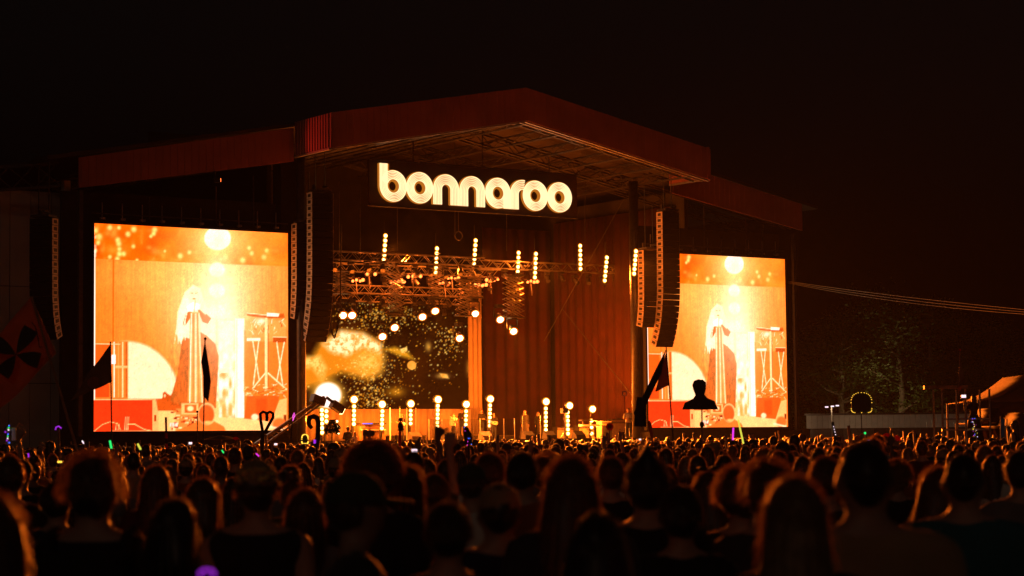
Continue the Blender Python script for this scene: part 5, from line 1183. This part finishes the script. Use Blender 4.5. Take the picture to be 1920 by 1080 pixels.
for i, (x, y, x2, y2, d, m, lab) in enumerate(((206, 826, 209, 841, 32, 'green', 'green glow stick beside the upright flag pole'), (258, 832, 264, 843, 32, 'yellow', 'yellow glow stick below the left screen'), (1375, 802, 1374, 825, 40, 'magenta', 'upright magenta glow stick below the right screen'), (1384, 787, 1394, 832, 38, 'yellow', 'long leaning yellow glow stick below the right screen'), (154, 826, 157, 832, 34, 'phone', 'white glow stick at the left'), (53, 850, 54, 858, 30, 'purple', 'short purple glow stick at far left'), (416, 844, 420, 850, 34, 'green', 'thin green glow stick below the singer picture'), (480, 850, 486, 856, 34, 'magenta', 'thin pink glow stick below the heart totem'))):
    a_, c_ = wpt(x, y, d), wpt(x2, y2, d); o = thing('glow_stick', lab, 'glow stick', (c_.x, d, 0), 'glow sticks', 'W'); MB().cyl(a_, c_, .016 if i < 4 else .01, n=8).part('tube', m, o); MB().cyl(c_, (c_.x, d, c_.z - .12), .012, n=7).part('grip', 'plastic', o)
for i, (x, y, d, m, lab) in enumerate(((777, 845.5, 26, 'phone', 'bright pinkish phone screen held up left of the raised hand'), (357, 831, 45, 'phone', 'small white phone screen below the singer picture'), (112, 866, 26, 'amber', 'orange-lit phone screen at the left'), (517, 833, 50, 'phone', 'small phone screen right of the heart totem'), (1630, 826, 45, 'blue', 'bluish phone screen at right'), (1200, 824, 60, 'phone', 'tiny phone screen below the ring'))):
    p = wpt(x, y, d); o = thing('phone', lab, 'phone', (p.x, d, p.z - .05), 'phones held up', 'W'); MB().box(p + Vector((0, .006, 0)), (.078, .008, .055) if i != 2 else (.07, .008, .03)).part('case', 'plastic', o); MB().box(p + Vector((0, -.001, 0)), (.07, .004, .045) if i != 2 else (.055, .004, .02)).part('screen', m, o)
d = 5.0; p = wpt(388, 1076, d); o = thing('light_up_band', 'purple glowing headband at the bottom edge', 'headband', (p.x, d, p.z - .1), None, 'W'); b = MB(); b.loft([p + Vector((.017 * math.cos(R(a_)), 0, .009 * math.sin(R(a_)))) for a_ in range(-40, 221, 20)], .003, 6); b.part('tube', 'purple', o)
person((p.x, d + .02, 0), 0, p.z / 1.757 * 1.757 * .985, 'short shadowed person wearing the purple headband at the bottom edge', fem=True, hair=('bob', 'black'), shirt=('tee', 'black'), strands=200, seed=1)
def hand_fan(x, y, d, ang, label):
    c = wpt(x, y, d); o = thing('hand_fan', label, 'fan', (c.x, d, c.z - .2), 'hand fans', 'W'); b = MB(); n = 9; V = [c]
    for i in range(n + 1): a_ = R(ang - 55 + 110 * i / n); V.append(c + Vector((.12 * math.cos(a_), -.012 * (i % 2), .12 * math.sin(a_))))
    b.add(V, [(0, i + 1, i + 2) for i in range(n)]); q = b.part('leaf', 'redcloth', o); md = q.modifiers.new('t', 'SOLIDIFY'); md.thickness = .004; MB().cyl(c, c - Vector((0, 0, .1)), .012, n=6).part('handle', 'plastic', o)
hand_fan(1663, 822, 48, 95, 'open red hand fan held upright at right'); hand_fan(1680, 826, 50, 50, 'open red hand fan leaning right'); hand_fan(442, 826, 70, 90, 'open orange-lit hand fan below the left screen')
d = 78; o = tot('parasol', 'low round parasol below the left screen', 'parasol', 415, d); c = wpt(415, 824, d); b = MB(); n = 16; V = [c + Vector((0, 0, .16))] + [c + Vector((.72 * math.cos(6.283 * i / n), .72 * math.sin(6.283 * i / n), 0)) for i in range(n)]; b.add(V, [(0, i + 1, (i + 1) % n + 1) for i in range(n)]); q = b.part('canopy', 'flag', o); pole(o, c + Vector((0, 0, .15)), (c.x, d, 0), .02, 'wood')
d = 30; o = tot('bubble_totem', 'pole with a stack of tiny multicoloured lights at far left', 'totem', 15, d); pole(o, wpt(14, 800, d), dn(15, d), .015, 'steel')
for i in range(9): MB().sph(wpt(14 + random.uniform(-4, 4), 798 + 4 * i, d - .03), .011, 6, 4).part('led', ['blue', 'green', 'phone', 'purple'][i % 4], o)
b = MB(); c = wpt(14, 808, d); b.loft([c + Vector((.045 * math.cos(i / 12 * 6.283), 0, .06 * math.sin(i / 12 * 6.283))) for i in range(12)], .01, 6, closed=True); b.part('ring', 'dsteel', o); MB().box(wpt(26, 814, d), (.06, .01, .18)).part('placard', 'white', o)
d = 32; o = tot('lit_wand', 'thin pole with a pink-lit curved tip at the left', 'totem', 112, d); pole(o, wpt(110, 803, d), dn(115, d), .014, 'steel'); MB().loft([wpt(x, y, d) for x, y in ((104, 806), (105, 801), (110, 799), (115, 803))], .01, 6).part('tip', 'purple', o)

# ------------------------------------------------------------------ right side: cabin, scaffold, tents, trees, cables
d = 155; a_ = wpt(1512, 802, d); c_ = wpt(1860, 802, d); zt = wpt(1680, 777, d).z; zb = wpt(1680, 802, d).z
o = thing('long_cabin', 'long low cabin with a pale ribbed fascia at the foot of the trees', 'cabin', ((a_.x + c_.x) / 2, d, 0), None, 'W')
MB().box(((a_.x + c_.x) / 2, d + 2.2, zb / 2), (c_.x - a_.x - .6, 4, zb)).part('wall', 'dsteel', o)
k = 34
for i in range(k): MB().box((a_.x + (i + .5) * (c_.x - a_.x) / k, d + .01 * (i % 2), (zt + zb) / 2), ((c_.x - a_.x) / k - .02, .08, zt - zb)).part('fascia_panel', 'white', o)
MB().box(((a_.x + c_.x) / 2, d + 2.2, zt + .06), (c_.x - a_.x + .3, 4.7, .12)).part('roof', 'dsteel', o)
for px in (1570, 1650, 1740): q = wpt(px, 812, d); MB().box((q.x, d + .15, q.z), (.9, .1, .7)).part('window', 'plastic', o)
p = wpt(1559, 762, 150); o = thing('work_light', 'white work light on a mast left of the round lit totem', 'lamp', (p.x, 150, 0), None, 'W')
MB().cyl((p.x, 150, 0), (p.x, 150, p.z), .05, n=8).part('mast', 'steel', o)
for dx in (-.35, .05, .4): MB().box((p.x + dx, 149.9, p.z + .12 * dx), (.22, .1, .09)).part('lens', 'phone', o)
glow_point(o, (p.x, 149.3, p.z), 130, (1, .62, .32))
p = wpt(1648, 772, 163); o = thing('work_light', 'added light on a mast behind the cabin, put in to brighten the trees', 'lamp', (p.x, 163, 0), None, 'W')  # extra lamp added only to brighten the trees
MB().cyl((p.x, 163, 0), (p.x, 163, p.z), .05, n=8).part('mast', 'steel', o); MB().box((p.x, 163.1, p.z + .1), (.25, .12, .1)).part('lens', 'phone', o); MB().box((p.x, 163.0, p.z + .1), (.29, .08, .14)).part('housing', 'plastic', o)
glow_point(o, (p.x, 163.6, p.z + .1), 450, (1, .7, .32))
d = 60; o = tot('scaffold', 'steel scaffold frame with a timber crossbar at the right', 'scaffold', 1790, d)
MB().box((wpt(1773, 726, d).x, d, wpt(1773, 726, d).z), (1.22, .2, .1)).part('crossbar', 'wood', o)
for px in (1768, 1812, 1857):
    q = wpt(px, 729, d); MB().cyl((q.x, d + .15, 0), (q.x, d + .15, q.z), .03, n=8).part('post', 'steel', o); MB().cyl((q.x, d + 1.4, 0), (q.x, d + 1.4, q.z), .03, n=8).part('post', 'steel', o)
for y in (786, 806):
    q = wpt(1768, y, d); r_ = wpt(1857, y, d); MB().beam((q.x, d + .15, q.z), (r_.x, d + .15, q.z), .05).part('rail', 'steel', o)
q = wpt(1768, 815, d); r_ = wpt(1857, 815, d); MB().box(((q.x + r_.x) / 2, d + .8, 1.55), (r_.x - q.x, 1.3, .06)).part('platform', 'wood', o)
q = wpt(1825, 740, d + .7); sp = person((q.x, d + .7, 1.58), .6, q.z - 1.58, 'dark-clad person standing on the scaffold with a string of tiny lights', pose='phone', fem=True, hair=('long', 'black'), shirt=('long', 'black'), skirt=True, strands=150, seed=1)
b = MB(); rr = random.Random(8); q0 = wpt(1822, 782, d - .1); q1 = wpt(1834, 842, d - .1)
o = thing('light_string', 'hanging string of tiny multicoloured lights below the scaffold figure', 'lights', (q0.x, d - .1, 0), None, 'W'); pole(o, q0, q1, .01)
for i in range(46):
    f = rr.random(); p = q0.lerp(q1, f) + Vector((rr.gauss(0, .045), -.03, rr.gauss(0, .03))); MB().sph(p, rr.uniform(.006, .012), 6, 4).part('led', rr.choice(['yellow', 'amber', 'amber', 'magenta', 'blue', 'phone']), o)
p = wpt(1807, 743, d); o = thing('phone', 'phone screen lit white in the hands of the scaffold figure', 'phone', (p.x, d + .3, p.z - .05), 'phones held up', 'W'); MB().box(p + Vector((0, .01, 0)), (.15, .012, .1)).part('case', 'plastic', o); MB().box(p, (.13, .006, .08)).part('screen', 'phone', o)
d = 58; o = tot('festival_flag', 'slim drooping flag on a tall pole in front of the scaffold', 'flag', 1795, d); pole(o, wpt(1800, 657, d), dn(1794, d), .016, 'wood'); MB().sph(wpt(1800, 656, d), .03, 8, 6).part('finial', 'redcloth', o); cloth(o, (wpt(1800, 662, d), wpt(1794, 728, d), wpt(1803, 722, d), wpt(1809, 712, d)), 'flaggrey', 8, 10, .04); cloth(o, (wpt(1803, 722, d), wpt(1795, 727, d), wpt(1797, 736, d), wpt(1803, 730, d)), 'flag', 4, 4, .02, 'tip')
def tent(pts, d, depth, label, zeave):
    o = thing('canopy_tent', label, 'tent', (wpt(pts[1][0], 800, d).x, d, 0), 'tents at the right', 'W'); L_, T_, Rr = [wpt(*q, d) for q in pts]; n = 8; b = MB(); V = []
    for i in range(n + 1):
        f = i / n; p = L_.lerp(T_, f) - Vector((0, 0, .25 * math.sin(math.pi * f))) ; V.append(p)
    for i in range(1, n + 1):
        f = i / n; p = T_.lerp(Rr, f) - Vector((0, 0, .25 * math.sin(math.pi * f))); V.append(p)
    k = len(V); V2 = [v + Vector((0, depth, 0)) for v in V]; b.add(V + V2, [(i, i + 1, k + i + 1, k + i) for i in range(k - 1)]); q = b.part('roof', 'tent', o, smooth=True); md = q.modifiers.new('t', 'SOLIDIFY'); md.thickness = .02
    b = MB(); b.add(V + [Vector((v.x, v.y, L_.z - .02)) for v in V], [(i, i + 1, k + i + 1, k + i) for i in range(k - 1)]); b.part('gable', 'tent', o)
    b = MB(); m_ = 12; V = []
    for i in range(m_ + 1): f = i / m_; p = L_.lerp(Rr, f); V += [Vector((p.x, d + .1 * math.sin(i * 2.2), L_.z - .03)), Vector((p.x, d + .15 * math.sin(i * 2.2), L_.z - .55 - .15 * math.sin(i * 1.3)))]
    b.add(V, [(2 * i, 2 * i + 2, 2 * i + 3, 2 * i + 1) for i in range(m_)]); q = b.part('valance', 'tent', o, smooth=True); md = q.modifiers.new('t', 'SOLIDIFY'); md.thickness = .02
    for p in (L_, Rr, L_ + Vector((0, depth, 0)), Rr + Vector((0, depth, 0))): MB().cyl((p.x, p.y, 0), (p.x, p.y, p.z), .05, n=8).part('post', 'steel', o)
tent(((1834, 752), (1945, 700), (2060, 752)), 84, 6, 'large canvas tent at the right edge', 3); tent(((1838, 792), (1872, 764), (1912, 790)), 74, 4, 'small dark peaked tent beside the scaffold', 2); tent(((1885, 798), (1935, 772), (1990, 798)), 70, 4, 'low canvas tent at the right edge of the picture', 2)
d = 66; o = tot('blue_banner', 'bright blue cloth hanging at the right by the tents', 'banner', 1880, d); cloth(o, (wpt(1876, 783, d), wpt(1876, 822, d), wpt(1884, 820, d), wpt(1884, 786, d)), 'bluecloth', 6, 8, .04); pole(o, wpt(1876, 780, d), dn(1876, d), .02, 'steel'); pole(o, wpt(1888, 785, d), dn(1888, d), .02, 'steel')
q = wpt(1902, 788, 50); person((q.x, 50, q.z - 1.7), R(60), 1.7, 'long-haired person riding on shoulders at the right edge', fem=True, hair=('long', 'brown'), shirt=('tank', 'black'), strands=150, seed=0); person((q.x, 50.1, 0), .2, 1.6, 'person carrying another on the shoulders at the right edge', hair=('cap', 'black'), shirt=('tee', 'black'), strands=150, seed=1)
# trees
def tree_meshes(seed):
    r = random.Random(seed); tr = MB(); lf = MB(); tr.loft([(0, 0, 0), (.1, 0, 2), (-.05, .1, 5), (.1, 0, 8), (0, 0, 10.5)], [.32, .26, .2, .12, .04], 9); tips = []
    for i in range(16):
        z = r.uniform(1.8, 9.5); a = r.uniform(0, 6.283); L = r.uniform(1.6, 3.4) * (1.05 - abs(z - 5) / 9); m = Vector((math.cos(a) * L * .5, math.sin(a) * L * .5, z + .5)); e = Vector((math.cos(a) * L, math.sin(a) * L, z + r.uniform(.6, 1.6))); tr.loft([(0, 0, z), m, e], [.11, .07, .02], 6); tips += [m, e, e + Vector((r.gauss(0, .5), r.gauss(0, .5), .5))]
    tips += [Vector((r.gauss(0, .6), r.gauss(0, .6), r.uniform(9.5, 11.6))) for _ in range(5)]
    for c in tips:
        k = r.randint(60, 105); s = r.uniform(.45, .85)
        for _ in range(k):
            p = c + Vector((r.gauss(0, s), r.gauss(0, s), r.gauss(0, s * .75))); t1 = Vector((r.gauss(0, 1), r.gauss(0, 1), r.gauss(0, .7))).normalized() * r.uniform(.09, .17); t2 = t1.orthogonal().normalized() * r.uniform(.05, .1); lf.add([p - t1, p + t2, p + t1, p - t2], [(0, 1, 2, 3)])
    return tr.mesh('trunk', 'bark', smooth=True), lf.mesh('crown', 'leaf')
TM = [tree_meshes(s_) for s_ in (1, 2, 3)]
for i, (px, d, h, lab) in enumerate(((1530, 176, 10, 'leafy tree just right of the right screen'), (1580, 170, 11.5, 'dense tree behind the lit round totem'), (1635, 178, 13.5, 'tall tree behind the middle of the long cabin'), (1690, 168, 12, 'pale-branched tree right of the lit round totem'), (1745, 182, 13, 'tree behind the scaffold'), (1800, 188, 11, 'dim tree behind the slim flag'), (1860, 195, 12, 'dim tree behind the large tent'))):
    p = wpt(px, 800, d); o = thing('tree', lab, 'tree', (p.x, d, 0), 'trees beyond the stage', 'W', rz=i * 1.3); tr, lf = TM[i % 3]; s_ = h / 11.5
    for nm, me in (('trunk', tr), ('crown', lf)): q = bpy.data.objects.new(nm, me); COL.objects.link(q); q.parent = o; q.scale = (s_ * 1.15, s_ * 1.15, s_)
for i in range(3):
    a_ = SM @ at(1474, 527 + i * 1.5, .2); c_ = wpt(2000, 588 + i * 3, 112 + 2 * i); cable(a_, c_, .017, .12 + .1 * i, None, 'overhead_cable', 'dsteel', ['upper overhead cable running from the right screen', 'middle overhead cable running from the right screen', 'lower overhead cable running from the right screen'][i], 'cable', 'W', 'overhead cables')
# crowd barrier in front of the stage
o = thing('barrier', 'dark steel crowd barrier along the foot of the stage', 'barrier', (SC, -5, 0))
for i in range(26): MB().box((0 + i * 1.9, -5, .55), (1.86, .06, 1.1)).part('panel', 'dsteel', o)

# ------------------------------------------------------------------ the hazy night air
b = MB().box((20, 105, 12.7), (620, 270, 27.4)); hz = bpy.data.objects.new('haze', b.mesh('haze', 'matte')); COL.objects.link(hz); hz['kind'] = 'stuff'
hm = bpy.data.materials.new('haze'); hm.use_nodes = True; hn = hm.node_tree; hn.nodes.clear(); ho = hn.nodes.new('ShaderNodeOutputMaterial'); pv = hn.nodes.new('ShaderNodeVolumePrincipled')
pv.inputs['Color'].default_value = (.9, .88, .85, 1); pv.inputs['Density'].default_value = HAZE; pv.inputs['Anisotropy'].default_value = .25
hn.links.new(pv.outputs[0], ho.inputs['Volume']); hz.data.materials.clear(); hz.data.materials.append(hm)
